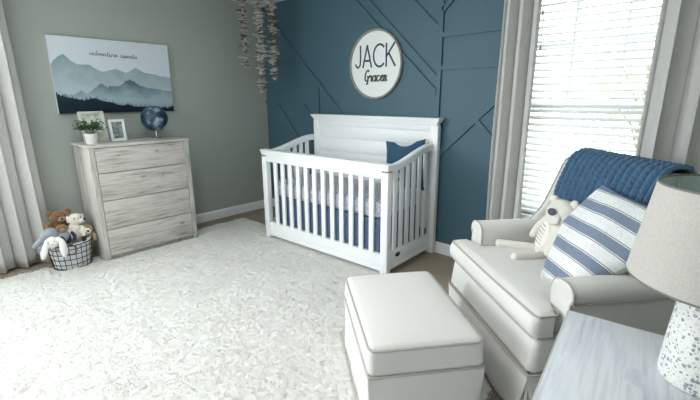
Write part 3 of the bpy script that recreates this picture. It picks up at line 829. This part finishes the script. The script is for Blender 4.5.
# ------------------------------------------------------------------ ottoman
OT = thing('ottoman', 'square-cornered cream upholstered ottoman with a skirt, standing on the shag rug', 'ottoman', (3.243, -1.606, .009), -.681)
oa, ob_, OH = .360, .252, .400
b = MB(); b.soft((0, 0, .332), (2 * oa, 2 * ob_, .136), .030, 12, lambda x, y, z, o: [o[0] * (1 - .012 * z), o[1] * (1 - .012 * z), o[2] + (.016 * (1 - x ** 4) * (1 - y ** 4) if z > .3 else 0)])
b.build('cushion_top', M_uph, OT, 60)
b = MB(); b.tube(ring_path(oa - .004, -ob_ + .004, ob_ - .004, .388, .04), .0055, 8, closed=True); tag(b.build('piping', M_pipe, OT), 'grey-beige piping')
b = MB(); b.tube(ring_path(oa + .001, -ob_ - .001, ob_ + .001, .270, .02), .0060, 8, closed=True); tag(b.build('piping', M_pipe, OT), 'grey-beige piping')
b = MB(); skirt_mesh(b, oa, -ob_, ob_, .004, .270, .010, .02); b.build('skirt', M_uph, OT, 60)
b = MB(); b.box((0, 0, .15), (2 * oa - .06, 2 * ob_ - .06, .22), .01); 
for sx in (-1, 1):
    for sy in (-1, 1): b.box((sx * .28, sy * .18, .025), (.04, .04, .05), .003)
b.build('inner_frame', M_uph, OT)

# ------------------------------------------------------------------ armchair (local x along the front, y to the back)
CH0 = Vector((3.488, -1.203, 0)); CRZ = math.atan2(-.643, .766)
CHM = T(*CH0) @ Rz(CRZ)
AC = thing('armchair', 'cream upholstered skirted armchair in the corner by the window', 'armchair', CH0, CRZ)
def tee(x, y, z, o):
    yy = o[1] + .31                                  # distance from the cushion front
    t = min(1, max(0, (yy - .085) / .02)); t = t * t * (3 - 2 * t)
    k = 1 + (.335 / .462 - 1) * t
    crown = .020 * (1 - x ** 4) * (1 - (y * .9) ** 4) if z > .3 else 0
    fr = max(0, -y - .6) / .4
    return [o[0] * k + .016 * t, o[1] - fr * (.014 + .022 * (1 - z * z)), o[2] + crown]
b = MB(); b.soft((-.006, .31, .463), (.942, .62, .122), .032, 26, tee); b.build('seat_cushion', M_uph, AC, 60)
cushion_out = [(-.30, .60), (-.318, .12), (-.34, .095), (-.44, .092), (-.468, .070), (-.468, -.004), (-.45, -.018), (-.2, -.024), (0, -.026), (.2, -.024), (.44, -.018), (.458, -.004), (.458, .070), (.44, .092), (.37, .095), (.350, .12), (.34, .60)]
for (z, nm) in ((.5135, 0), (.414, 1)):
    b = MB(); b.tube([(x, y, z) for x, y in cushion_out], .0052, 8); tag(b.build('piping', M_pipe, AC), 'grey-beige piping')
b = MB(); b.soft((0, .30, .318), (.912, .57, .175), .028, 8, lambda x, y, z, o: [o[0], o[1] - max(0, -y) ** 4 * (.018 + .022 * (1 - z) / 2), o[2]]); b.build('seat_deck', M_uph, AC, 60)
b = MB(); b.tube(ring_path(.4585, -.030, .583, .236, .02), .0052, 8, closed=True); tag(b.build('piping', M_pipe, AC), 'grey-beige piping')
b = MB(); skirt_mesh(b, .455, -.026, .60, .012, .238, .022, .06); b.build('skirt', M_uph, AC, 60)
arm = [(.322, .36), (.321, .50), (.320, .57), (.322, .615), (.336, .642), (.362, .656), (.395, .659), (.428, .654), (.452, .636), (.461, .61), (.457, .585), (.447, .56), (.446, .24), (.335, .24)]
arm_c = (.386, .47)
for s in (1, -1):
    b = MB(); secs = [(.106, .86), (.100, .94), (.103, .985), (.110, 1.0), (.30, 1.0), (.52, 1.0), (.575, 1.0)]
    P = catmull([(a, c) for a, c in arm], 4, True); n = len(P); vs = []; fs = []
    for (d, k) in secs:
        for (a, c) in P: vs.append((s * (arm_c[0] + (a - arm_c[0]) * k) + (.038 if s > 0 else 0), d, arm_c[1] + (c - arm_c[1]) * (k if c > .5 else 1)))
    for i in range(len(secs) - 1):
        for j in range(n): fs.append((i * n + j, i * n + (j + 1) % n, (i + 1) * n + (j + 1) % n, (i + 1) * n + j))
    fs += [tuple(range(n)), tuple(range((len(secs) - 1) * n, len(secs) * n))]
    b.add(vs, fs); ao = b.build('arm', M_uph, AC, 50)
    b = MB(); top = [p for p in P if p[1] > .30 or p[0] > .44]
    k0 = max(range(n), key=lambda i: (P[i][1] < .40 and P[i][0] < .34, -i))
    ox = .038 if s > 0 else 0
    seq = [q for q in [(s * p[0] + ox, .1055, p[1]) for p in P] if q[2] > .30]
    b.tube(seq[:], .0045, 6); tag(b.build('piping', M_pipe, ao), 'grey-beige piping')
    b = MB(); b.tube([(s * .4565 + ox, .11, .578), (s * .458 + ox, .3, .580), (s * .4565 + ox, .57, .580)], .004, 6); tag(b.build('piping', M_pipe, ao), 'grey-beige piping')
mid = [(.575, .44), (.585, .60), (.607, .80), (.640, .97), (.668, 1.028), (.705, 1.055), (.745, 1.049), (.772, 1.015), (.79, .90), (.80, .70), (.795, .45), (.785, .24), (.60, .24)]
wing = [(.470, .44), (.448, .58), (.446, .650), (.520, .742), (.586, .892), (.638, 1.015), (.690, 1.050), (.735, 1.047), (.765, 1.015), (.785, .90), (.795, .70), (.79, .45), (.78, .24), (.50, .24)]
wing = wing[:6] + wing[6:13]; mid = mid[:13]
us = [-1, -.99, -.965, -.93, -.89, -.85, -.81, -.75, -.6, -.4, -.2, 0]; us = us + [-u for u in us[-2::-1]]
vs = []; fs = []; npf = None
for u in us:
    t = min(1, max(0, (abs(u) - .80) / .15)); t = t * t * (3 - 2 * t)
    pr = [tuple(np.array(m_) * (1 - t) + np.array(w_) * t) for m_, w_ in zip(mid, wing)]
    pr = catmull(pr, 4, True); npf = len(pr)
    k = {1: .93, .99: .97, .965: .99}.get(abs(u), 1.0)
    bulge = .012 * (1 - (u / .8) ** 2) if abs(u) < .8 else 0
    for (d, z) in pr:
        q = (.66 + (d - .66) * k, .66 + (z - .66) * (1 - (1 - k) * .45))
        vs.append((u * .408, q[0] - (bulge if d < .66 and .45 < z < 1.0 else 0), q[1]))
for i in range(len(us) - 1):
    for j in range(npf): fs.append((i * npf + j, i * npf + (j + 1) % npf, (i + 1) * npf + (j + 1) % npf, (i + 1) * npf + j))
fs += [tuple(range(npf)), tuple(range((len(us) - 1) * npf, len(us) * npf))]
b = MB(); b.add(vs, fs); b.build('backrest', M_uph, AC, 60)
for s in (-1, 1):
    b = MB(); b.tube(catmull([(s * .398, d - .002, z) for d, z in wing[2:8]], 5), .0045, 6); tag(b.build('piping', M_pipe, AC), 'grey-beige piping')
b = MB(); b.lathe([(.0001, 0), (.24, 0), (.24, .02), (.05, .03), (.05, .24), (.0001, .24)], 32, (0, .36, 0)); b.build('swivel_base', M_black, AC)

# chunky knit blanket over the back
path = catmull([(.563, .815), (.571, .87), (.594, .94), (.622, 1.012), (.652, 1.060), (.700, 1.078), (.752, 1.072), (.785, 1.03), (.803, .96), (.816, .85), (.822, .72)], 12)
path = [Vector((0, p[0], p[1])) for p in path]
cum = [0]
for p, q in zip(path[:-1], path[1:]): cum.append(cum[-1] + (q - p).length)
def on_path(s):
    s = min(max(s, 0), cum[-1] - 1e-6); i = max(k for k in range(len(cum)) if cum[k] <= s)
    i = min(i, len(path) - 2); t = (s - cum[i]) / (cum[i + 1] - cum[i])
    p = path[i].lerp(path[i + 1], t); d = (path[i + 1] - path[i]).normalized(); return p, Vector((0, -d.z, d.y))
Wd = .62
def knit(u, v):
    x = -.338 + Wd * u; s = cum[-1] * v
    p, n = on_path(s)
    rib = .043; k = x / rib + .35 * s + .12 * math.sin(9 * s); col = math.floor(k); f = k - col
    h = abs(math.sin(PI * f)) ** .6
    q = s / .026 + (.5 if col % 2 else 0) + .5 * abs(f - .5) * 2
    h *= .68 + .32 * abs(math.sin(PI * q)) ** .7
    e = min(1, min(u, 1 - u) / .01, min(v, 1 - v) / .008)
    sag = .012 * math.sin(5 * x + 1) * (1 - v if v < .3 else .7)
    r_ = p + n * (.003 + .021 * h * e)
    return (x + .02 * (v - .4), r_.y, r_.z + (sag if v < .25 else 0) * (1 - v / .25))
b = MB(); b.grid(knit, 280, 230)
bk = b.build('knit_blanket', M_knit, None, 180); bk.matrix_world = CHM
so = bk.modifiers.new('Solidify', 'SOLIDIFY'); so.thickness = .006; so.offset = -1
tag(bk, 'chunky blue knit blanket draped over the back of the cream armchair', 'blanket')

# striped pillow
S_w, S_b, S_l = srgb(232, 233, 233), srgb(128, 140, 160), srgb(74, 82, 106)
M_stripe = stripes('striped_cotton', 1, [(0, S_w), (.22, S_l), (.25, S_w), (.285, S_b), (.68, S_w), (.715, S_l), (.745, S_w)], 8.6, .30)
o_ = CHM @ Vector((.236, .380, .738))
xd = CHM.to_3x3() @ Vector((.985, .0, -.09)); yd = CHM.to_3x3() @ Vector((-.098, .617, .784))
cushion('striped_pillow', 'blue and white striped pillow leaning on the armchair seat beside the toy bear', 'pillow', o_, xd, yd, .45, .53, .15, M_stripe, squash=.08, pinch=.05)

# linen toy bear sitting on the seat
BR = thing('toy_bear', 'pale linen toy bear with a slate nose and lettered belly patch on the armchair seat', 'soft toy', CHM @ Vector((-.140, .375, .528)), CRZ - .1)
lean = Rx(-.24) @ Ry(.20)
b = MB(); b.ball((0, 0, .13), (.094, .056, .150), 28, 18, mat=None); 
for i, (x, y, z) in enumerate(b.v): b.v[i] = (x * (1 - .25 * max(0, (z - .13) / .13)), y, z)
b.v = [tuple(lean @ Vector(p)) for p in b.v]; b.build('body', M_bear, BR, 180)
hd = lean @ Vector((0, 0, .262))
hm = T(*hd) @ Rz(.35) @ Rx(-.1)
b = MB(); b.ball((0, 0, 0), (.090, .062, .082), 28, 18, mat=None); b.v = [tuple(hm @ Vector(p)) for p in b.v]; b.build('head', M_bear, BR, 180)
for s in (-1, 1):
    b = MB(); b.ball((0, 0, 0), (.024, .015, .024), 16, 10); b.v = [tuple(hm @ (Vector(p) + Vector((s * .064, .0, .070)))) for p in b.v]; b.build('ear', M_bear, BR, 180)
    b = MB(); A = [lean @ Vector((s * .060, -.01, .215)), lean @ Vector((s * .092, -.02, .16)), lean @ Vector((s * .102, -.03, .10)), lean @ Vector((s * .10, -.035, .05))]
    b.tube(catmull(A, 5), [.020, .021, .021, .022, .022, .022, .022, .022, .022, .022, .022, .022, .022, .021, .018, .010][:16], 12); b.build('arm', M_bear, BR, 180)
    b = MB(); A = [(s * .045, .02, .024), (s * .075, -.06, .024), (s * .105 - .02, -.16, .022), (s * .11 - .03, -.205, .024)]
    b.tube(catmull(A, 5), [.016, .019, .021, .022, .023, .024, .024, .024, .024, .024, .024, .024, .024, .023, .018, .009], 12); b.build('leg', M_bear, BR, 180)
b = MB(); b.ball((0, 0, 0), (.044, .016, .036), 20, 12); b.v = [tuple(hm @ (Vector(p) + Vector((0, -.059, -.018)))) for p in b.v]; b.build('muzzle', M_bear, BR, 180)
b = MB(); b.ball((0, 0, 0), (.026, .009, .020), 16, 10); b.v = [tuple(hm @ (Vector(p) + Vector((-.006, -.072, .016)))) for p in b.v]; tag(b.build('nose', M_bearn, BR, 180), 'slate grey felt nose')
def belly(a, z, d):
    r2 = (a / .068) ** 2 + ((z - .13) / .125) ** 2
    return lean @ Vector((a, -.0595 * math.sqrt(max(.02, 1 - min(.98, r2 * .82))) - .003 - d, z))
b = MB(); b.grid(lambda u, v: belly(.052 * math.cos(2 * PI * u) * v, .125 + .078 * math.sin(2 * PI * u) * v, 0), 36, 8, cu=True); bp_ = b.build('belly_patch', M_face, BR, 180)
b = MB(); r = random.Random(3)
for row in range(6):
    z = .178 - row * .020; w = .034 * math.sqrt(max(.1, 1 - ((z - .125) / .085) ** 2))
    x = -w
    while x < w - .008:
        l = r.uniform(.006, .014)
        pts = [Vector(belly(x + l * t / 4, z + .003 * (1 if t % 2 else -1), .0012)) for t in range(5)]
        b.tube(pts, .0008, 4); x += l + .006
b.build('stitched_writing', M_ink2, bp_)

# ------------------------------------------------------------------ wire basket of soft toys
BX, BY = .335, -2.352
BK = thing('wire_basket', 'black wire basket with white cloth lining beside the tall dresser', 'basket', (BX, BY, .012))
rb = lambda z: .138 + .024 * z / .215
b = MB()
for z in (.004, .045, .09, .135, .18, .213):
    r = rb(z); b.tube([(r * math.cos(2 * PI * k / 40), r * math.sin(2 * PI * k / 40), z) for k in range(40)], .0030 if z < .2 else .004, 6, closed=True)
for k in range(22):
    a = 2 * PI * k / 22; b.tube([(rb(z) * math.cos(a), rb(z) * math.sin(a), z) for z in (.004, .11, .213)], .0026, 6)
for k in range(-3, 4):
    h = math.sqrt(.138 ** 2 - (k * .04) ** 2); b.tube([(k * .04, -h, .004), (k * .04, h, .004)], .0025, 5); b.tube([(-h, k * .04, .004), (h, k * .04, .004)], .0025, 5)
b.build('wire_frame', M_black, BK)
for a in (-.18, PI - .18):
    b = MB(); c = Vector((math.cos(a) * (rb(.2) + .006), math.sin(a) * (rb(.2) + .006), .182)); tdir = Vector((-math.sin(a), math.cos(a), 0))
    b.tube([c + tdir * .040 * math.cos(2 * PI * k / 24) + Vector((0, 0, .040 * math.sin(2 * PI * k / 24))) for k in range(24)], .0034, 6, closed=True); b.build('ring_handle', M_black, BK)
def liner(u, v):
    a = 2 * PI * u; wob = .004 * math.sin(9 * a + 6 * v) + .003 * math.sin(17 * a - 9 * v)
    if v < .75: z = .010 + v / .75 * .212; r = rb(z) - .010 + wob * .8
    else: t = (v - .75) / .25; z = .222 - .010 * t + .006 * math.sin(7 * a); r = rb(.213) - .010 - .022 * t + wob
    return (r * math.cos(a), r * math.sin(a), z)
b = MB(); b.grid(liner, 90, 16, cu=True); b.lathe([(.0001, .008), (.126, .008), (.126, .012), (.0001, .012)], 40)
b.build('cloth_liner', M_liner, BK, 180)

def plush(name, label, loc, rz, build):
    t = thing(name, label, 'soft toy', loc, rz, 'soft toys in the basket'); build(t); return t
def limb(t, name, m, pts, rads):
    b = MB(); P = catmull(pts, 5); n = len(P); R = [float(np.interp(i / (n - 1), np.linspace(0, 1, len(rads)), rads)) for i in range(n)]
    b.tube(P, R, 12); return b.build(name, m, t, 180)
def blob(t, name, m, c, r, rot=None):
    b = MB(); b.ball(c, r, 22, 14, mat=rot); return b.build(name, m, t, 180)
def brown(t):
    blob(t, 'body', M_pb, (0, 0, .075), (.060, .075, .09)); h = blob(t, 'head', M_pb, (.02, .012, .185), (.060, .070, .052))
    for s in (-1, 1): blob(t, 'ear', M_pb, (.005, s * .066 + .012, .215), (.014, .024, .024))
    blob(t, 'muzzle', M_pt, (.072, .012, .172), (.020, .028, .022)); blob(t, 'nose', M_dark, (.090, .012, .180), (.007, .010, .007))
    for s in (-1, 1): blob(t, 'eye', M_dark, (.072, s * .024 + .012, .200), .006); limb(t, 'arm', M_pb, [(.02, s * .06, .13), (.05, s * .09, .12), (.06, s * .085, .06)], [.024, .022, .016])
plush('toy_bear', 'brown plush bear at the back of the wire basket', (.245, -2.385, .245), .0, brown)
def dog(t):
    blob(t, 'body', M_pc, (0, 0, .06), (.050, .055, .085)); blob(t, 'head', M_pc, (.0, .02, .170), (.050, .056, .050))
    blob(t, 'muzzle', M_pc, (.030, .052, .162), (.028, .032, .024)); blob(t, 'nose', M_dark, (.052, .074, .170), (.010, .012, .010))
    for s in (-1, 1): blob(t, 'eye', M_dark, (.046, .025 + s * .024, .188), .006); blob(t, 'ear', M_pc, (-.01, .02 + s * .054, .175), (.016, .012, .032)); limb(t, 'arm', M_pc, [(.02, s * .045, .10), (.055, s * .05, .08), (.07, s * .04, .03)], [.020, .019, .014])
plush('toy_dog', 'cream plush dog with a black nose sitting upright in the wire basket', (.335, -2.300, .230), .0, dog)
def sloth(t):
    blob(t, 'body', M_pt, (-.02, .015, .03), (.045, .055, .06)); blob(t, 'head', M_pt, (0, 0, .095), (.046, .058, .048))
    blob(t, 'face', M_face, (.030, -.006, .090), (.022, .044, .034))
    for s in (-1, 1): blob(t, 'eye_patch', M_dark, (.048, -.006 + s * .020, .094), (.007, .012, .009), Rx(-s * .5)); limb(t, 'arm', M_pt, [(-.005, s * .05, .05), (.03, s * .06, .03), (.05, s * .05, .0)], [.018, .017, .012])
    blob(t, 'nose', M_dark, (.053, -.006, .080), (.006, .009, .006))
plush('toy_sloth', 'tan plush sloth with white face and dark eye patches, right side of the basket', (.350, -2.228, .200), -.1, sloth)
def monkey(t):
    blob(t, 'body', M_pn, (0, .012, .035), (.034, .042, .055)); blob(t, 'head', M_pb, (.0, -.012, .115), (.036, .040, .036)); blob(t, 'face', M_pt, (.026, -.012, .108), (.016, .026, .022))
    for s in (-1, 1):
        blob(t, 'ear', M_pt, (.0, -.012 + s * .040, .118), (.008, .012, .014)); blob(t, 'eye', M_dark, (.038, -.012 + s * .010, .118), .0045)
        limb(t, 'arm', M_pn, [(.01, .012 + s * .035, .07), (.04, .012 + s * .045, .05), (.06, .012 + s * .035, .02)], [.014, .014, .012])
plush('toy_monkey', 'small brown toy in a navy outfit in the middle of the wire basket', (.392, -2.388, .240), .1, monkey)
def elephant(t):
    blob(t, 'body', M_pg, (0, .03, .03), (.055, .065, .055)); blob(t, 'head', M_pg, (.02, -.055, .065), (.048, .052, .045))
    limb(t, 'trunk', M_pg, [(.05, -.09, .065), (.07, -.125, .045), (.065, -.155, .02), (.05, -.165, .0)], [.022, .019, .016, .012])
    for s, d in ((-1, 0), (1, 0)): blob(t, 'ear', M_pg, (.01 + s * .035, -.035 + .0, .075), (.014, .042, .040)); blob(t, 'eye', M_dark, (.02 + s * .040, -.088, .075), .005); limb(t, 'leg', M_pg, [(.02 + s * .03, -.02, .01), (.045 + s * .03, -.08, -.0), (.05 + s * .03, -.135, -.015)], [.026, .024, .022])
plush('toy_elephant', 'grey plush animal flopping over the left rim of the wire basket', (.385, -2.440, .262), .0, elephant)
def bunny(t):
    blob(t, 'head', M_pw, (0, 0, .0), (.040, .046, .046)); blob(t, 'body', M_pw, (-.05, .025, -.012), (.045, .05, .038))
    limb(t, 'ear', M_pw, [(.01, -.030, .030), (.028, -.048, -.01), (.030, -.068, -.065), (.024, -.080, -.112)], [.012, .019, .024, .010])
    limb(t, 'ear', M_pw, [(.012, .034, .034), (.036, .056, -.005), (.044, .060, -.070), (.040, .056, -.125)], [.014, .023, .028, .012])
    for s in (-1, 1): blob(t, 'eye', M_dark, (.034, s * .020 - .012, .012), .005)
    blob(t, 'nose', M_pt, (.041, -.012, -.006), (.004, .006, .004))
plush('toy_bunny', 'white plush bunny with long ears hanging over the front of the wire basket', (.505, -2.520 + .02, .292), .05, bunny)

# small cream toy seen through the crib's side slats
cb = thing('toy_lamb', 'small cream soft toy sitting inside the right end of the white crib', 'soft toy', (2.33, -.46, .602), 2.6)
blob(cb, 'body', M_pc, (0, 0, .07), (.045, .05, .07)); blob(cb, 'head', M_pc, (.01, 0, .165), (.042, .045, .042))
for s in (-1, 1): blob(cb, 'ear', M_pc, (0, s * .05, .16), (.010, .022, .012)); blob(cb, 'eye', M_dark, (.048, s * .016, .172), .005); limb(cb, 'leg', M_pc, [(.02, s * .03, .02), (.06, s * .035, .018), (.085, s * .035, .022)], [.018, .018, .014])

# ------------------------------------------------------------------ near dresser with the lamp
NRZ = math.radians(6.3); NW, NL, NH = .56, .86, .65
ND = thing('side_dresser', 'low pale grey wood dresser in the foreground carrying the lamp', 'dresser', (3.961, -1.628, 0), NRZ)
b = MB(); b.box((NW / 2, -NL / 2, NH - .0105), (NW - .006, NL - .006, .021), .002); b.build('top', W_night, ND)
b = MB(); b.box((.0015, -NL / 2, NH - .011), (.006, NL, .0215), .002); b.box((NW / 2, -.0015, NH - .011), (NW, .006, .0215), .002); b.box((NW / 2, -NL + .0015, NH - .011), (NW, .006, .0215), .002)
tag(b.build('edge_band', W_nedge, ND), 'pale edge band')
b = MB()
for y in (-.03, -NL + .03): b.box((NW / 2 + .01, y, (NH - .022) / 2 + .03), (NW - .06, .02, NH - .082), .002)
b.box((NW - .02, -NL / 2, .34), (.012, NL - .06, .55), .002); b.box((NW / 2 + .01, -NL / 2, .08), (NW - .06, NL - .06, .02), .002); b.build('carcass', W_night, ND)
for k in range(3):
    b = MB(); b.box((.03, -NL / 2, .165 + k * .187), (.02, NL - .05, .182), .003); dr = b.build('drawer', W_night, ND)
    for y in (-.25, -NL + .25): b = MB(); b.lathe([(.0001, 0), (.006, 0), (.006, .012), (.014, .02), (.012, .028), (.0001, .03)], 14, mat=T(.02, y, .165 + k * .187) @ Ry(-PI / 2)); b.build('knob', M_black, dr)
for x in (.06, NW - .05):
    for y in (-.05, -NL + .05): b = MB(); b.box((x, y, .035), (.04, .04, .07), .004); b.build('leg', W_night, ND)

LP = thing('table_lamp', 'table lamp with speckled terrazzo base and taupe drum shade on the foreground dresser', 'lamp', (4.328, -1.80, NH))
b = MB(); b.lathe([(.0001, 0), (.084, 0), (.090, .004), (.0925, .014), (.088, .10), (.081, .20), (.076, .262), (.070, .276), (.05, .28), (.0001, .28)], 48); b.build('base', M_terr, LP, 50)
b = MB(); b.lathe([(.0001, .28), (.018, .28), (.018, .30), (.010, .302), (.010, .355), (.0001, .355)], 20); b.lathe([(.017, .345), (.019, .40), (.016, .41), (.0001, .41)], 20); b.build('socket', M_chrome, LP)
zb, zt, r0, r1 = .288, .532, .203, .168
b = MB(); b.lathe([(r0, zb), ((r0 + r1) / 2, (zb + zt) / 2), (r1, zt)], 72, cap=False); b.build('lamp_shade', M_linenshade, LP, 180)
b = MB(); b.lathe([(r0 - .003, zb + .001), (r1 - .003, zt - .001)], 72, cap=False); tag(b.build('shade_lining', M_shadein, LP, 180), 'pale green-grey shade lining')
for (r, z) in ((r0 - .0015, zb), (r1 - .0015, zt)):
    b = MB(); b.tube([(r * math.cos(2 * PI * k / 72), r * math.sin(2 * PI * k / 72), z) for k in range(72)], .0032, 6, closed=True); b.build('rim_ring', M_shaderim, LP)
b = MB()
for k in range(3): a = 2 * PI * k / 3 + .4; b.tube([(.012 * math.cos(a), .012 * math.sin(a), .41), (.16 * math.cos(a), .16 * math.sin(a), .495), ((r1 - .004) * math.cos(a), (r1 - .004) * math.sin(a), .525)], .002, 6)
b.build('spider', M_chrome, LP)
b = MB(); b.lathe([(.010, .41), (.014, .425), (.030, .455), (.026, .48), (.0001, .49)], 20); b.build('bulb', M_potw, LP)
b = MB(); b.tube(catmull([(-.0, .092, .006), (-.03, .16, .004), (-.08, .20, -.01), (-.09, .225, -.12), (-.10, .24, -.40), (-.10, .30, -.637), (-.02, .36, -.643)], 6), .0028, 6); b.build('power_cord', M_string, LP)

# ------------------------------------------------------------------ garden outside
struct(MB().box((2, 14, -3.05), (60, 26, .1), .001).build('ground', mat('lawn', srgb(176, 188, 156), 1, var=.3, vscale=1.5), smooth=None))
M_bark = mat('bark', srgb(150, 144, 134), .9, var=.2, vscale=10)
def tree(label, x, y, h, rad, seed, n, cols):
    t = thing('tree', label, 'tree', (x, y, -3.0), 0, 'trees outside the window'); r = random.Random(seed)
    b = MB(); b.tube([(0, 0, 0), (.1, 0, h * .35), (0, .1, h * .75)], [.16, .12, .05], 10)
    for k in range(6): a = k * 1.05; b.tube([(.05, 0, h * (.4 + .05 * k)), (rad * .6 * math.cos(a), rad * .6 * math.sin(a), h * (.55 + .06 * k))], [.03, .008], 6)
    b.build('trunk', M_bark, t)
    b = MB()
    lob = [(r.uniform(-.6, .6) * rad, r.uniform(-.6, .6) * rad, h * r.uniform(.5, .92), rad * r.uniform(.35, .6)) for _ in range(14)]
    for _ in range(n):
        L = r.choice(lob); d = Vector((r.gauss(0, 1), r.gauss(0, 1), r.gauss(0, 1))).normalized() * L[3] * r.uniform(.6, 1)
        c = Vector(L[:3]) + d; a = Vector((r.gauss(0, 1), r.gauss(0, 1), r.gauss(0, 1))).normalized(); e = a.orthogonal().normalized(); l = r.uniform(.07, .15)
        b.add([c - a * l, c + e * l * .5, c + a * l, c - e * l * .5], [(0, 1, 2, 3)], 0)
    b.build('foliage', cols, t, smooth=None)
Lf1 = mat('tree_leaf', srgb(214, 218, 196), .8, var=.2, vscale=3, trans=.35); Lf2 = mat('tree_leaf_dark', srgb(200, 208, 176), .8, var=.2, vscale=3, trans=.35)
tree('leafy green tree outside the window, seen through the right half of the blind', 3.1, 6.2, 6.6, 1.5, 5, 1100, Lf2)
tree('pale leafy tree outside the window, seen through the left half of the blind', -.9, 8.6, 6.2, 1.4, 6, 600, Lf1)

# ------------------------------------------------------------------ light
w = bpy.data.worlds.new('overcast'); sc.world = w; w.use_nodes = True
w.node_tree.nodes['Background'].inputs[0].default_value = (.93, .97, 1.0, 1)
w.node_tree.nodes['Background'].inputs[1].default_value = 4.0
def area(name, loc, rot, sx, sy, power, col=(1, 1, 1), portal=False):
    l = bpy.data.lights.new(name, 'AREA'); l.shape = 'RECTANGLE'; l.size = sx; l.size_y = sy; l.energy = power; l.color = col
    if portal: l.cycles.is_portal = True
    o = bpy.data.objects.new(name, l); COL.objects.link(o); o.location = loc; o.rotation_euler = rot; return o
area('portal_window', ((WIN[0] + WIN[1]) / 2, .17, (WIN[2] + WIN[3]) / 2), (-PI / 2, 0, 0), WIN[1] - WIN[0], WIN[3] - WIN[2], 1, portal=True)
area('daylight_side', (-.32, (WL[0] + WL[1]) / 2, (WL[2] + WL[3]) / 2), (0, -PI / 2, 0), WL[3] - WL[2], WL[1] - WL[0], 122, (.89, .965, 1))
area('daylight_back', ((WB[0] + WB[1]) / 2, RY - .32, (WB[2] + WB[3]) / 2), (PI / 2, 0, 0), WB[1] - WB[0], WB[3] - WB[2], 6, (.92, .975, 1))
area('ceiling_fill', (2.5, -2.6, 2.40), (0, 0, 0), .7, .7, 24, (.98, .99, 1))  # added soft fill just under the ceiling, no real fixture

# ------------------------------------------------------------------ camera
cd = bpy.data.cameras.new('camera'); cam = bpy.data.objects.new('camera', cd); COL.objects.link(cam)
cd.sensor_width = 36; cd.lens = 402.58 / 700 * 36; cd.clip_start = .05
yaw, pit, rol = -.742, .250, -.004
fwd = Vector((math.sin(yaw) * math.cos(pit), math.cos(yaw) * math.cos(pit), -math.sin(pit)))
right = Vector((math.cos(yaw), -math.sin(yaw), 0)); up = right.cross(fwd)
r2 = right * math.cos(rol) + up * math.sin(rol); u2 = -right * math.sin(rol) + up * math.cos(rol)
m = Matrix((r2, u2, -fwd)).transposed().to_4x4(); m.translation = (4.265, -3.118, 1.394); cam.matrix_world = m
sc.camera = cam
sc.view_settings.view_transform = 'Standard'; sc.view_settings.look = 'None'; sc.view_settings.gamma = 1
sc.view_settings.use_curve_mapping = False; sc.view_settings.exposure = 0.14
sc.cycles.use_denoising = True; sc.cycles.max_bounces = 10; sc.cycles.diffuse_bounces = 6
sc.cycles.sample_clamp_indirect = 8
